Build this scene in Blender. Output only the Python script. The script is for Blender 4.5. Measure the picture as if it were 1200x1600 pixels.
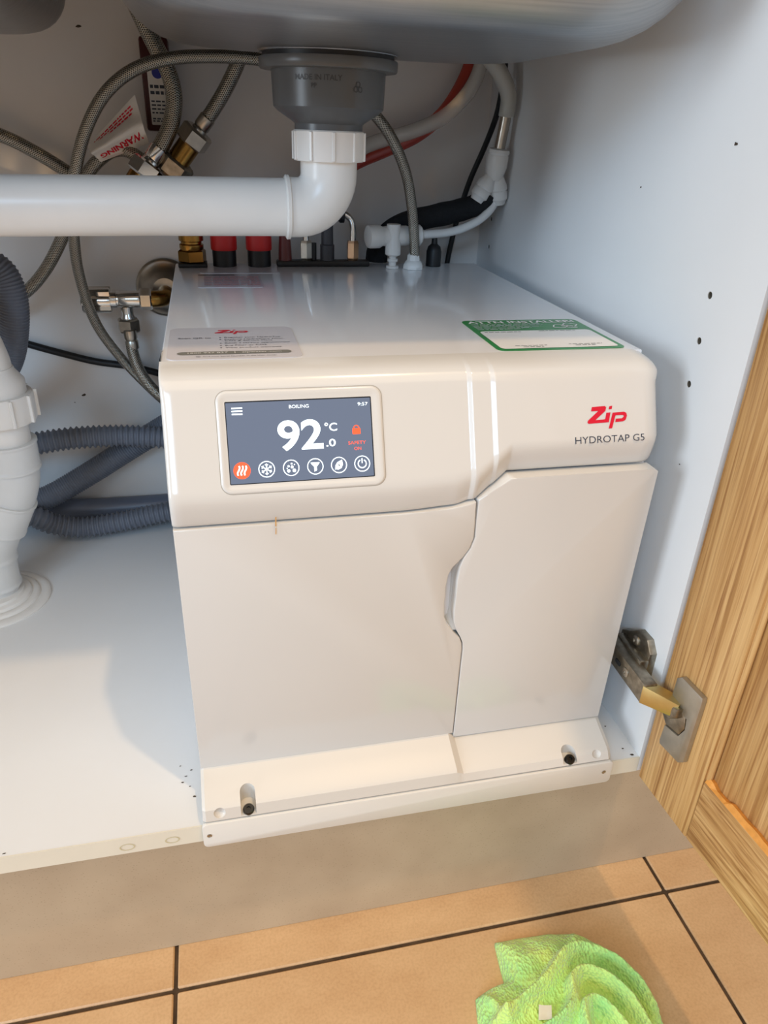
import bpy, bmesh, math, random
from mathutils import Vector, Matrix, noise

# ---------------------------------------------------------------- clear, camera, world, lights, exposure
for o in list(bpy.data.objects):
    bpy.data.objects.remove(o, do_unlink=True)
S = bpy.context.scene
COL = S.collection
cam = bpy.data.cameras.new('camera'); cam_o = bpy.data.objects.new('camera', cam); COL.objects.link(cam_o)
cam.sensor_fit = 'VERTICAL'; cam.sensor_height = 36.0; cam.lens = 1139.604 / 1600 * 36.0
cam.clip_start = 0.01
cam_o.location = (0.0355, -0.40099, 0.47879); cam_o.rotation_euler = (1.08684, -0.03468, -0.22093)
S.camera = cam_o

w = bpy.data.worlds.new('room_ambient'); S.world = w; w.use_nodes = True
w.node_tree.nodes['Background'].inputs[0].default_value = (1.0, 0.90, 0.80, 1)
w.node_tree.nodes['Background'].inputs[1].default_value = 0.27

def light(name, kind, loc, energy, color, target=None, size=None, size_y=None, radius=None, spot=None):
    l = bpy.data.lights.new(name, kind); l.energy = energy; l.color = color
    if size: l.shape = 'RECTANGLE'; l.size = size; l.size_y = size_y
    if radius is not None: l.shadow_soft_size = radius
    if spot: l.spot_size = math.radians(spot); l.spot_blend = 0.6
    o = bpy.data.objects.new(name, l); COL.objects.link(o); o.location = loc
    if target is not None:
        o.rotation_euler = (Vector(target) - Vector(loc)).to_track_quat('-Z', 'Y').to_euler()
    return o
# warm ceiling downlight behind the photographer's right shoulder, cool window far to the left
light('ceiling_downlight', 'SPOT', (0.57, -0.66, 2.5), 46, (1.0, 0.66, 0.34), (0.1, 0.05, 0.0), radius=0.035, spot=75)
light('lit_ceiling', 'AREA', (0.0, -1.6, 2.6), 32, (1.0, 0.80, 0.56), (0.0, -1.6, 0.0), size=3.2, size_y=2.6)
light('side_window_daylight', 'AREA', (-3.0, -1.05, 0.85), 42, (0.74, 0.87, 1.0), (0.3, 0.0, 0.25), size=1.1, size_y=1.5)
light('kitchen_window_daylight', 'AREA', (-1.5, -3.1, 1.80), 36, (0.44, 0.70, 1.0), (0.0, 0.5, 0.1), size=1.6, size_y=0.9)

vs = S.view_settings
vs.view_transform = 'Standard'; vs.look = 'None'; vs.gamma = 1.0; vs.use_curve_mapping = False
vs.exposure = 0.59

# ---------------------------------------------------------------- materials
def srgb(r, g, b):
    f = lambda c: c / 12.92 if c <= 0.04045 else ((c + 0.055) / 1.055) ** 2.4
    return (f(r / 255), f(g / 255), f(b / 255), 1)
class NT:
    def __init__(s, name):
        s.m = bpy.data.materials.new(name); s.m.use_nodes = True; s.t = s.m.node_tree; s.b = s.t.nodes['Principled BSDF']
    def n(s, kind, **kw):
        x = s.t.nodes.new(kind)
        for k, v in kw.items():
            if k in x.inputs.keys(): x.inputs[k].default_value = v
            else: setattr(x, k, v)
        return x
    def l(s, a, b): s.t.links.new(a, b)
    def coords(s, scale=(1, 1, 1), which='Object', rot=(0, 0, 0)):
        c = s.n('ShaderNodeTexCoord'); mp = s.n('ShaderNodeMapping'); mp.inputs['Scale'].default_value = scale; mp.inputs['Rotation'].default_value = rot
        s.l(c.outputs[which], mp.inputs[0]); return mp.outputs[0]
    def ramp(s, fac, stops):
        r = s.n('ShaderNodeValToRGB'); e = r.color_ramp.elements
        while len(e) < len(stops): e.new(0.5)
        for i, (p, c) in enumerate(stops): e[i].position = p; e[i].color = c
        s.l(fac, r.inputs[0]); return r.outputs[0]
    def bump(s, h, strength=0.3, dist=0.001):
        b = s.n('ShaderNodeBump'); b.inputs['Strength'].default_value = strength; b.inputs['Distance'].default_value = dist
        s.l(h, b.inputs['Height']); s.l(b.outputs[0], s.b.inputs['Normal'])
def plain(name, col, rough=0.4, metal=0.0, coat=0.0, var=0.04, nscale=40, bump=0.0, trans=0.0, ior=1.45, emit=None, es=1.0, sss=0.0):
    t = NT(name); b = t.b
    co = t.coords()
    no = t.n('ShaderNodeTexNoise', Scale=nscale, Detail=4.0); t.l(co, no.inputs['Vector'])
    c = Vector(col[:3]); lo = tuple(c * (1 - var)) + (1,); hi = tuple(min(1, x * (1 + var)) for x in c) + (1,)
    t.l(t.ramp(no.outputs['Fac'], [(0.3, lo), (0.7, hi)]), b.inputs['Base Color'])
    b.inputs['Roughness'].default_value = rough; b.inputs['Metallic'].default_value = metal
    b.inputs['Coat Weight'].default_value = coat; b.inputs['Coat Roughness'].default_value = 0.06
    b.inputs['Transmission Weight'].default_value = trans; b.inputs['IOR'].default_value = ior
    if sss: b.inputs['Subsurface Weight'].default_value = sss; b.inputs['Subsurface Radius'].default_value = (.004, .004, .004)
    if emit: b.inputs['Emission Color'].default_value = emit; b.inputs['Emission Strength'].default_value = es
    if bump: t.bump(no.outputs['Fac'], bump, 0.0006)
    return t.m
M = {}
M['white_gloss'] = plain('white_gloss_plastic', srgb(213, 211, 207), 0.16, coat=0.3, var=0.008, nscale=8)
M['white_satin'] = plain('white_satin_plastic', srgb(212, 208, 201), 0.38, var=0.008, nscale=8)
M['white_steel'] = plain('white_painted_steel', srgb(236, 237, 240), 0.14, coat=0.3, var=0.008, nscale=8)
M['white_tray'] = plain('white_powder_coat', srgb(222, 219, 212), 0.35, var=0.01)
M['melamine'] = plain('white_melamine', srgb(226, 227, 227), 0.42, var=0.012, nscale=12)
M['melamine_back'] = plain('back_board_melamine', srgb(224, 220, 216), 0.55, var=0.02, nscale=9)
M['edge_strip'] = plain('cream_edge_strip', srgb(224, 219, 203), 0.4, var=0.02)
M['pvc'] = plain('white_pvc', srgb(228, 225, 220), 0.28, var=0.02, nscale=25)
M['pvc_grey'] = plain('light_grey_pvc', srgb(214, 214, 212), 0.4, var=0.02)
M['grey_plastic'] = plain('grey_plastic', srgb(84, 87, 90), 0.3, var=0.05)
M['grey_emboss'] = plain('grey_emboss', srgb(58, 60, 63), 0.4, var=0.03)
M['hose_grey'] = plain('grey_hose', srgb(106, 111, 122), 0.42, var=0.05)
M['hose_smooth'] = plain('smooth_grey_hose', srgb(98, 104, 118), 0.38, var=0.04)
M['black_rubber'] = plain('black_rubber', srgb(24, 25, 28), 0.45, var=0.1)
M['black_foam'] = plain('black_foam', srgb(26, 28, 32), 0.9, var=0.2, nscale=300, bump=0.5)
M['black_gloss'] = plain('black_gloss', srgb(14, 14, 15), 0.18, var=0.05)
M['red_cap'] = plain('red_plastic', srgb(205, 42, 42), 0.4, var=0.05)
M['dark_red'] = plain('dark_red_plastic', srgb(104, 44, 42), 0.35, var=0.1)
M['maroon'] = plain('maroon_plastic', srgb(74, 32, 30), 0.45, var=0.1)
M['red_tube'] = plain('red_tubing', srgb(176, 70, 58), 0.25, var=0.05, sss=0.3)
M['clear_tube'] = plain('clear_tubing', srgb(226, 220, 212), 0.12, var=0.03)
M['clear_tube'].node_tree.nodes['Principled BSDF'].inputs['Alpha'].default_value = 0.40
M['clear_cloudy'] = plain('cloudy_tubing', srgb(200, 198, 190), 0.3, var=0.04)
M['clear_cloudy'].node_tree.nodes['Principled BSDF'].inputs['Alpha'].default_value = 0.62
M['white_fit'] = plain('white_fitting', srgb(226, 226, 224), 0.3, var=0.02, sss=0.15)
M['chrome'] = plain('chrome', srgb(214, 212, 208), 0.12, metal=1.0, var=0.05)
M['nickel'] = plain('satin_nickel', srgb(176, 168, 156), 0.3, metal=1.0, var=0.12, nscale=90)
M['hinge_steel'] = plain('dirty_hinge_steel', srgb(150, 142, 128), 0.33, metal=1.0, var=0.3, nscale=160, bump=0.3)
M['hinge_cover'] = plain('satin_cover_plate', srgb(178, 172, 160), 0.42, metal=0.85, var=0.07, nscale=120)
M['copper'] = plain('pale_copper', srgb(196, 156, 122), 0.35, metal=0.9, var=0.08)
M['gold_nose'] = plain('pale_gold_steel', srgb(204, 186, 130), 0.32, metal=1.0, var=0.08, nscale=90)
M['brass'] = plain('brass', srgb(156, 118, 60), 0.25, metal=1.0, var=0.15, nscale=60)
M['paper'] = plain('white_label_paper', srgb(232, 228, 222), 0.55, var=0.02)
M['sticker'] = plain('pale_grey_sticker', srgb(214, 213, 220), 0.25, coat=0.2, var=0.01)
M['sticker_green'] = plain('green_sticker', srgb(22, 128, 52), 0.3, coat=0.2, var=0.03)
M['sticker_white'] = plain('white_sticker', srgb(236, 236, 234), 0.3, coat=0.2, var=0.01)
M['ink_red'] = plain('red_ink', srgb(214, 22, 52), 0.3, var=0.02)
M['ink_faded_red'] = plain('faded_red_ink', srgb(196, 150, 152), 0.3, var=0.15, nscale=600)
M['ink_navy'] = plain('navy_ink', srgb(38, 44, 60), 0.35, var=0.02)
M['ink_grey'] = plain('grey_ink', srgb(118, 118, 112), 0.35, var=0.02)
M['ink_dark'] = plain('dark_grey_ink', srgb(62, 62, 68), 0.4, var=0.05)
M['ink_blue'] = plain('blue_ink', srgb(42, 52, 150), 0.4, var=0.05)
M['worktop'] = plain('stone_worktop', srgb(120, 116, 110), 0.3, var=0.2, nscale=200)
M['screen'] = plain('lit_screen', srgb(40, 46, 58), 0.16, coat=0.3, var=0.01, emit=srgb(112, 122, 142), es=0.62)
M['lit_white'] = plain('lit_white', srgb(230, 240, 245), 0.3, var=0.01, emit=srgb(225, 245, 250), es=1.0)
M['lit_orange'] = plain('lit_orange', srgb(230, 80, 50), 0.3, var=0.01, emit=srgb(246, 82, 46), es=0.75)
M['screen_edge'] = plain('screen_edge', srgb(30, 32, 38), 0.3, var=0.02)
M['grout'] = plain('dark_grout', srgb(74, 58, 42), 0.85, var=0.45, nscale=60, bump=0.4)
M['groove'] = plain('pale_groove', srgb(168, 162, 152), 0.6, var=0.02)
M['hole'] = plain('drilled_chipboard', srgb(92, 84, 70), 0.9, var=0.2, nscale=300)
M['oak_split'] = plain('raw_split_oak', srgb(222, 150, 66), 0.6, var=0.15, nscale=150, bump=0.4)
M['dirt'] = plain('dark_grime', srgb(70, 58, 48), 0.9, var=0.3, nscale=200)
M['stain'] = plain('glue_stain', srgb(206, 196, 160), 0.5, var=0.05)
M['amber'] = plain('amber_tint', srgb(206, 160, 100), 0.5, var=0.1)

def steel_mat():
    t = NT('brushed_sink_steel'); b = t.b
    b.inputs['Metallic'].default_value = 1.0; b.inputs['Roughness'].default_value = 0.34
    co = t.coords((5, 260, 40)); no = t.n('ShaderNodeTexNoise', Scale=2.0, Detail=4.0); t.l(co, no.inputs['Vector'])
    t.l(t.ramp(no.outputs['Fac'], [(0.3, srgb(160, 160, 161)), (0.7, srgb(178, 177, 176))]), b.inputs['Base Color'])
    t.bump(no.outputs['Fac'], 0.05, 0.0002); return t.m
M['sink'] = steel_mat()
def braid_mat():
    t = NT('braided_steel'); b = t.b
    co = t.n('ShaderNodeTexCoord'); sep = t.n('ShaderNodeSeparateXYZ'); t.l(co.outputs['UV'], sep.inputs[0])
    def wave(sign):
        a = t.n('ShaderNodeMath', operation='MULTIPLY'); t.l(sep.outputs[0], a.inputs[0]); a.inputs[1].default_value = 2 * math.pi * 12 * sign
        c = t.n('ShaderNodeMath', operation='MULTIPLY'); t.l(sep.outputs[1], c.inputs[0]); c.inputs[1].default_value = 2 * math.pi * 480
        d = t.n('ShaderNodeMath', operation='ADD'); t.l(a.outputs[0], d.inputs[0]); t.l(c.outputs[0], d.inputs[1])
        e = t.n('ShaderNodeMath', operation='SINE'); t.l(d.outputs[0], e.inputs[0]); return e.outputs[0]
    m = t.n('ShaderNodeMath', operation='MAXIMUM'); t.l(wave(1), m.inputs[0]); t.l(wave(-1), m.inputs[1])
    t.l(t.ramp(m.outputs[0], [(0.05, srgb(70, 66, 60)), (0.7, srgb(186, 180, 168))]), b.inputs['Base Color'])
    b.inputs['Metallic'].default_value = 1.0; b.inputs['Roughness'].default_value = 0.28
    t.bump(m.outputs[0], 0.6, 0.0004); return t.m
M['braid'] = braid_mat()
def oak_mat(name, long_axis):
    t = NT(name); b = t.b
    sc = [185, 185, 185]; sc[long_axis] = 4.2
    co = t.coords(tuple(sc))
    n1 = t.n('ShaderNodeTexNoise', Scale=1.0, Detail=6.0, Roughness=0.62, Distortion=0.35); t.l(co, n1.inputs['Vector'])
    sc2 = [420, 420, 420]; sc2[long_axis] = 9
    n2 = t.n('ShaderNodeTexNoise', Scale=1.0, Detail=3.0); t.l(t.coords(tuple(sc2)), n2.inputs['Vector'])
    sc3 = [9, 9, 9]; sc3[long_axis] = 1.3
    n3 = t.n('ShaderNodeTexNoise', Scale=1.0, Detail=2.0); t.l(t.coords(tuple(sc3)), n3.inputs['Vector'])
    c1 = t.ramp(n1.outputs['Fac'], [(0.30, srgb(170, 124, 70)), (0.46, srgb(200, 155, 98)), (0.66, srgb(224, 184, 126))])
    c2 = t.ramp(n2.outputs['Fac'], [(0.36, srgb(176, 140, 96)), (0.52, (1, 1, 1, 1))])
    c3 = t.ramp(n3.outputs['Fac'], [(0.3, (0.86, 0.82, 0.76, 1)), (0.7, (1, 1, 1, 1))])
    mx = t.n('ShaderNodeMixRGB', blend_type='MULTIPLY'); mx.inputs[0].default_value = 0.6; t.l(c1, mx.inputs[1]); t.l(c2, mx.inputs[2])
    mx2 = t.n('ShaderNodeMixRGB', blend_type='MULTIPLY'); mx2.inputs[0].default_value = 1.0; t.l(mx.outputs[0], mx2.inputs[1]); t.l(c3, mx2.inputs[2])
    t.l(mx2.outputs[0], b.inputs['Base Color']); b.inputs['Roughness'].default_value = 0.42
    t.bump(n2.outputs['Fac'], 0.25, 0.0004); return t.m
M['oak_v'] = oak_mat('oak_vertical_grain', 2); M['oak_h'] = oak_mat('oak_horizontal_grain', 1)
def tile_mat():
    t = NT('beige_tile'); b = t.b
    n1 = t.n('ShaderNodeTexNoise', Scale=7.0, Detail=8.0, Roughness=0.65); t.l(t.coords((1, 2.2, 1)), n1.inputs['Vector'])
    n2 = t.n('ShaderNodeTexNoise', Scale=420.0, Detail=2.0); t.l(t.coords(), n2.inputs['Vector'])
    c1 = t.ramp(n1.outputs['Fac'], [(0.3, srgb(196, 158, 116)), (0.7, srgb(214, 180, 138))])
    c2 = t.ramp(n2.outputs['Fac'], [(0.3, (0.9, 0.88, 0.86, 1)), (0.6, (1, 1, 1, 1))])
    mx = t.n('ShaderNodeMixRGB', blend_type='MULTIPLY'); mx.inputs[0].default_value = 1.0; t.l(c1, mx.inputs[1]); t.l(c2, mx.inputs[2])
    t.l(mx.outputs[0], b.inputs['Base Color']); b.inputs['Roughness'].default_value = 0.42; t.bump(n2.outputs['Fac'], 0.1, 0.0004); return t.m
M['tile'] = tile_mat()
def kick_mat():
    t = NT('stone_look_kickboard'); b = t.b
    n1 = t.n('ShaderNodeTexNoise', Scale=16.0, Detail=6.0); t.l(t.coords(), n1.inputs['Vector'])
    n2 = t.n('ShaderNodeTexVoronoi', Scale=330.0); t.l(t.coords(), n2.inputs['Vector'])
    c1 = t.ramp(n1.outputs['Fac'], [(0.3, srgb(180, 160, 134)), (0.7, srgb(194, 175, 148))])
    c2 = t.ramp(n2.outputs['Distance'], [(0.10, (0.72, 0.68, 0.64, 1)), (0.24, (1, 1, 1, 1))])
    mx = t.n('ShaderNodeMixRGB', blend_type='MULTIPLY'); mx.inputs[0].default_value = 0.6; t.l(c1, mx.inputs[1]); t.l(c2, mx.inputs[2])
    t.l(mx.outputs[0], b.inputs['Base Color']); b.inputs['Roughness'].default_value = 0.5; return t.m
M['kick'] = kick_mat()
def cloth_mat():
    t = NT('lime_microfibre'); b = t.b
    n1 = t.n('ShaderNodeTexNoise', Scale=28.0, Detail=3.0); t.l(t.coords(), n1.inputs['Vector'])
    v = t.n('ShaderNodeTexVoronoi', Scale=430.0); t.l(t.coords((1, 0.7, 1)), v.inputs['Vector'])
    t.l(t.ramp(n1.outputs['Fac'], [(0.32, srgb(164, 228, 138)), (0.6, srgb(206, 238, 130))]), b.inputs['Base Color'])
    b.inputs['Roughness'].default_value = 0.95; b.inputs['Sheen Weight'].default_value = 0.4
    b.inputs['Subsurface Weight'].default_value = 0.12; b.inputs['Subsurface Radius'].default_value = (.003, .004, .002)
    t.bump(v.outputs['Distance'], 0.9, 0.0022); return t.m
M['cloth'] = cloth_mat()

# ---------------------------------------------------------------- helpers
def put(name, verts, faces, mat, parent=None, smooth=False, uvs=None, auto=None):
    """one mesh object, origin at its own centre; verts are world coordinates"""
    vs_ = [Vector(v) for v in verts]
    lo = Vector([min(v[i] for v in vs_) for i in range(3)]); hi = Vector([max(v[i] for v in vs_) for i in range(3)])
    c = (lo + hi) / 2
    if parent is None: c.z = lo.z
    me = bpy.data.meshes.new(name); me.from_pydata([tuple(v - c) for v in vs_], [], faces)
    if uvs:
        ul = me.uv_layers.new(name='UVMap')
        for p in me.polygons:
            for li, vi in zip(p.loop_indices, p.vertices): ul.data[li].uv = uvs[vi]
    bm = bmesh.new(); bm.from_mesh(me); bmesh.ops.recalc_face_normals(bm, faces=bm.faces)
    if auto is not None:
        for e in bm.edges:
            e.smooth = not (len(e.link_faces) == 2 and e.calc_face_angle(0) > math.radians(auto))
        for f in bm.faces: f.smooth = True
    bm.to_mesh(me); bm.free()
    if smooth:
        for p in me.polygons: p.use_smooth = True
    me.materials.append(M[mat] if isinstance(mat, str) else mat)
    o = bpy.data.objects.new(name, me); COL.objects.link(o); o.location = c
    if parent is not None:
        o.parent = parent; base = parent.location.copy(); pp = parent.parent
        while pp is not None: base += pp.location; pp = pp.parent
        o.location = c - base
    return o
def thing(name, loc, label, cat, group=None):
    e = bpy.data.objects.new(name, None); COL.objects.link(e); e.location = loc; e.empty_display_size = 0.02
    tag(e, label, cat, group); return e
def tag(o, label, cat, group=None):
    o['label'] = label; o['category'] = cat
    if group: o['group'] = group
    return o
def struct(o): o['kind'] = 'structure'; return o
def from_bm(name, bm, mat, parent=None, smooth=False, auto=None):
    bm.verts.index_update(); vv = [v.co.copy() for v in bm.verts]; ff = [[v.index for v in f.verts] for f in bm.faces]; bm.free()
    return put(name, vv, ff, mat, parent, smooth, auto=auto)
def box_bm(lo, hi, bev=0.0, seg=2):
    bm = bmesh.new(); bmesh.ops.create_cube(bm, size=1.0)
    lo = Vector(lo); hi = Vector(hi)
    for v in bm.verts: v.co = Vector([lo[i] + (v.co[i] + 0.5) * (hi[i] - lo[i]) for i in range(3)])
    if bev: bmesh.ops.bevel(bm, geom=bm.edges[:], offset=bev, segments=seg, profile=0.5, affect='EDGES')
    return bm
def box(name, lo, hi, mat, parent=None, bev=0.0, seg=2, xf=None):
    bm = box_bm(lo, hi, bev, seg)
    if xf is not None: bmesh.ops.transform(bm, matrix=xf, verts=bm.verts)
    return from_bm(name, bm, mat, parent, auto=35 if bev else None)
def crom(pts, n=10):
    P = [Vector(p) for p in pts]; P = [P[0] * 2 - P[1]] + P + [P[-1] * 2 - P[-2]]; out = []
    for i in range(1, len(P) - 2):
        for k in range(n):
            t = k / n; a, b, c, d = P[i - 1], P[i], P[i + 1], P[i + 2]
            out.append(0.5 * ((2 * b) + (c - a) * t + (2 * a - 5 * b + 4 * c - d) * t * t + (3 * b - a - 3 * c + d) * t ** 3))
    out.append(P[-2]); return out
def resample(path, step):
    out = [path[0]]; acc = 0.0; L = [0.0]
    for a, b in zip(path, path[1:]): L.append(L[-1] + (b - a).length)
    n = max(2, int(L[-1] / step)); j = 0
    out = []
    for i in range(n + 1):
        d = L[-1] * i / n
        while j < len(L) - 2 and L[j + 1] < d: j += 1
        t = (d - L[j]) / max(1e-9, L[j + 1] - L[j]); out.append(path[j].lerp(path[j + 1], t))
    return out
def tube_geo(path, rad, seg=14, caps=True):
    path = [Vector(p) for p in path]; verts, faces, uvs = [], [], []
    T = []
    for i in range(len(path)):
        T.append((path[min(i + 1, len(path) - 1)] - path[max(i - 1, 0)]).normalized())
    up = Vector((0, 0, 1)) if abs(T[0].z) < 0.9 else Vector((1, 0, 0))
    N = (up - T[0] * up.dot(T[0])).normalized(); d = 0.0
    for i, p in enumerate(path):
        if i: d += (p - path[i - 1]).length; N = (N - T[i] * N.dot(T[i])).normalized()
        B = T[i].cross(N); r = rad(i, d) if callable(rad) else rad
        for k in range(seg + 1):
            a = 2 * math.pi * k / seg
            verts.append(p + (N * math.cos(a) + B * math.sin(a)) * r); uvs.append((k / seg, d))
    for i in range(len(path) - 1):
        for k in range(seg):
            a = i * (seg + 1) + k; faces.append((a, a + 1, a + seg + 2, a + seg + 1))
    if caps:
        faces.append(tuple(range(seg))); b0 = (len(path) - 1) * (seg + 1); faces.append(tuple(b0 + k for k in range(seg)))
    return verts, faces, uvs
def tube(name, pts, rad, mat, parent=None, seg=14, step=0.004, smooth_path=True):
    path = resample(crom(pts, 12), step) if smooth_path else [Vector(p) for p in pts]
    v, f, u = tube_geo(path, rad, seg); return put(name, v, f, mat, parent, uvs=u, auto=50)
def rib_tube(name, pts, rad, depth, pitch, mat, parent=None, seg=20):
    path = resample(crom(pts, 12), pitch / 6)
    prof = (0.0, 0.0, -0.6, -1.0, -1.0, -0.6)
    v, f, u = tube_geo(path, lambda i, d: rad + depth * prof[i % 6], seg); return put(name, v, f, mat, parent, uvs=u, smooth=True)
def frame(origin, axis):
    a = Vector(axis).normalized(); h = Vector((0, 0, 1)) if abs(a.z) < 0.9 else Vector((0, -1, 0))
    x = h.cross(a).normalized(); y = a.cross(x); o = Vector(origin)
    return Matrix(((x.x, y.x, a.x, o.x), (x.y, y.y, a.y, o.y), (x.z, y.z, a.z, o.z), (0, 0, 0, 1)))
def lathe(name, origin, axis, prof, mat, parent=None, seg=32, flat=False, auto=40, twist=0.0):
    """prof: list of (radius, height along axis)"""
    Fm = frame(origin, axis); verts, faces = [], []
    for r, h in prof:
        for k in range(seg):
            a = 2 * math.pi * k / seg + twist; verts.append(Fm @ Vector((r * math.cos(a), r * math.sin(a), h)))
    for i in range(len(prof) - 1):
        for k in range(seg):
            a = i * seg + k; b = i * seg + (k + 1) % seg; faces.append((a, b, b + seg, a + seg))
    if prof[0][0] > 1e-6: faces.append(tuple(range(seg)))
    if prof[-1][0] > 1e-6: faces.append(tuple((len(prof) - 1) * seg + k for k in range(seg)))
    return put(name, verts, faces, mat, parent, auto=None if flat else auto)
def hexnut(name, origin, axis, r, h, mat, parent=None, twist=0.3):
    return lathe(name, origin, axis, [(r * .86, 0), (r, h * .12), (r, h * .88), (r * .86, h)], mat, parent, seg=6, flat=True, twist=twist)
def prism(name, poly, xf, depth, mat, parent=None, bev=0.0, seg=2):
    """poly in local xy, extruded along local -z by depth; the face at z=0 gets the bevel"""
    bm = bmesh.new(); vv = [bm.verts.new((x, y, 0)) for x, y in poly]; f = bm.faces.new(vv)
    bm.normal_update()
    if f.normal.z < 0: f.normal_flip()
    r = bmesh.ops.extrude_face_region(bm, geom=[f])
    for g in r['geom']:
        if isinstance(g, bmesh.types.BMVert): g.co.z -= depth
    if bev:
        top = [e for e in bm.edges if all(abs(v.co.z) < 1e-9 for v in e.verts)]
        bmesh.ops.bevel(bm, geom=top, offset=bev, segments=seg, profile=0.5, affect='EDGES')
    bmesh.ops.transform(bm, matrix=xf, verts=bm.verts)
    return from_bm(name, bm, mat, parent, auto=35)
def rrect(x0, y0, x1, y1, r, n=5):
    out = []
    for cx, cy, a0 in ((x1 - r, y0 + r, -90), (x1 - r, y1 - r, 0), (x0 + r, y1 - r, 90), (x0 + r, y0 + r, 180)):
        for k in range(n + 1):
            a = math.radians(a0 + 90 * k / n); out.append((cx + r * math.cos(a), cy + r * math.sin(a)))
    return out
def flat(name, polys, xf, mat, parent=None, lift=0.0):
    """flat print: list of polygons in local xy"""
    verts, faces = [], []
    for p in polys:
        b = len(verts); verts += [xf @ Vector((x, y, lift)) for x, y in p]; faces.append(tuple(range(b, len(verts))))
    return put(name, verts, faces, mat, parent)
def stroke(pts, wd):
    """polyline -> quads"""
    out = []
    for (x0, y0), (x1, y1) in zip(pts, pts[1:]):
        d = math.hypot(x1 - x0, y1 - y0) or 1e-9; nx, ny = -(y1 - y0) / d * wd / 2, (x1 - x0) / d * wd / 2
        out.append([(x0 + nx, y0 + ny), (x1 + nx, y1 + ny), (x1 - nx, y1 - ny), (x0 - nx, y0 - ny)])
    return out
def circ(cx, cy, r, n=24): return [(cx + r * math.cos(2 * math.pi * k / n), cy + r * math.sin(2 * math.pi * k / n)) for k in range(n)]
def ring(cx, cy, r, wd, n=32, a0=0, a1=360):
    return stroke([(cx + r * math.cos(math.radians(a0 + (a1 - a0) * k / n)), cy + r * math.sin(math.radians(a0 + (a1 - a0) * k / n))) for k in range(n + 1)], wd)
def text(name, s, xf, x, y, height, mat, parent, width=None, align='LEFT', bold=0.0, lift=0.0, shear=0.0, res=3):
    """lettering as a mesh: cap height in local units, baseline at (x, y)"""
    cu = bpy.data.curves.new(name, 'FONT'); cu.body = s; cu.size = 1.0; cu.offset = bold; cu.shear = shear; cu.resolution_u = res
    to = bpy.data.objects.new(name, cu); COL.objects.link(to); bpy.context.view_layer.update()
    me = bpy.data.meshes.new_from_object(to.evaluated_get(bpy.context.evaluated_depsgraph_get()))
    bpy.data.objects.remove(to); bpy.data.curves.remove(cu)
    vv = [v.co.copy() for v in me.vertices]; ff = [tuple(p.vertices) for p in me.polygons]; bpy.data.meshes.remove(me)
    x0 = min(v.x for v in vv); x1 = max(v.x for v in vv); k = height / 0.73
    kx = k if width is None else width / (x1 - x0)
    ox = {'LEFT': x, 'CENTER': x - (x1 - x0) * kx / 2, 'RIGHT': x - (x1 - x0) * kx}[align]
    return put(name, [xf @ Vector((ox + (v.x - x0) * kx, y + v.y * k, lift)) for v in vv], ff, mat, parent)
def boolean_cut(ob, cutters):
    for c in cutters:
        md = ob.modifiers.new('cut', 'BOOLEAN'); md.operation = 'DIFFERENCE'; md.object = c; md.solver = 'EXACT'
    bpy.context.view_layer.update()
    me = bpy.data.meshes.new_from_object(ob.evaluated_get(bpy.context.evaluated_depsgraph_get()))
    ob.modifiers.clear(); ob.data = me
    for c in cutters: bpy.data.objects.remove(c, do_unlink=True)
def sm(t): t = max(0.0, min(1.0, t)); return t * t * (3 - 2 * t)
TOPXF = Matrix.Translation((0, 0, 0))

# ---------------------------------------------------------------- setting: floor tiles, kickboard
FZ = -0.187
fl = struct(box('floor', (-1.62, -2.2, FZ - 0.03), (1.9, 0.6, FZ - 0.0022), 'grout'))
pitch = 0.4738; gj = 0.0035; tile_me = None
for ix in range(-3, 3):
    for iy in range(-4, 1):
        x0 = -0.0378 + ix * pitch; y0 = -0.0094 + iy * pitch
        lo = (x0 + gj / 2, y0 + gj / 2, FZ - 0.009); hi = (x0 + pitch - gj / 2, y0 + pitch - gj / 2, FZ)
        if tile_me is None:
            t = box('tile', lo, hi, 'tile', fl, bev=0.0012, seg=1); tile_me = t.data; t0 = t.location.copy(); lo0 = Vector(lo)
        else:
            t = bpy.data.objects.new('tile', tile_me); COL.objects.link(t); t.parent = fl; t.location = t0 + (Vector(lo) - lo0)
kb = struct(box('baseboard_front', (-0.9, 0.03, FZ + 0.0005), (0.80, 0.046, -0.017), 'kick'))

# ---------------------------------------------------------------- cabinet
XR = 0.372; YB = 0.530
cab = thing('sink_cabinet', (-0.1, 0.26, -0.016), 'white sink base cabinet with an open oak door hinged on the right', 'cabinet')
box('base_panel', (-0.60, 0.001, -0.016), (XR, YB, 0.0), 'melamine', cab)
es = box('edge_strip', (-0.60, 0.0, -0.0165), (XR + 0.0005, 0.001, 0.0003), 'edge_strip', cab); es['label'] = 'cream edging strip on the shelf front'
for x, r in ((-0.0566, .0052), (-0.0236, .0050)):
    st = flat('glue_mark', ring(0, 0, r, .0009, 28), Matrix(((1, 0, 0, x), (0, 0, -1, -0.0003), (0, .62, 0, -0.0095), (0, 0, 0, 1))), 'stain', es)
rp = box('side_panel', (XR, 0.0, -0.016), (XR + 0.016, YB + 0.008, 0.712), 'melamine', cab)
box('side_panel', (-0.616, 0.0, -0.016), (-0.60, YB + 0.008, 0.712), 'melamine', cab)
bp = box('back_panel', (-0.60, YB, -0.016), (XR, YB + 0.008, 0.712), 'melamine_back', cab)
cut = []
holes = [(0.0528, z) for z in (0.3845, 0.3528, 0.3210)] + [(0.491, 0.3868), (0.491, 0.3550)]
for y, z in holes:
    c = lathe('cutter', (XR - 0.005, y, z), (1, 0, 0), [(0.0026, 0), (0.0026, 0.016)], 'hole', None, seg=16); cut.append(c)
boolean_cut(rp, cut)
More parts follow.
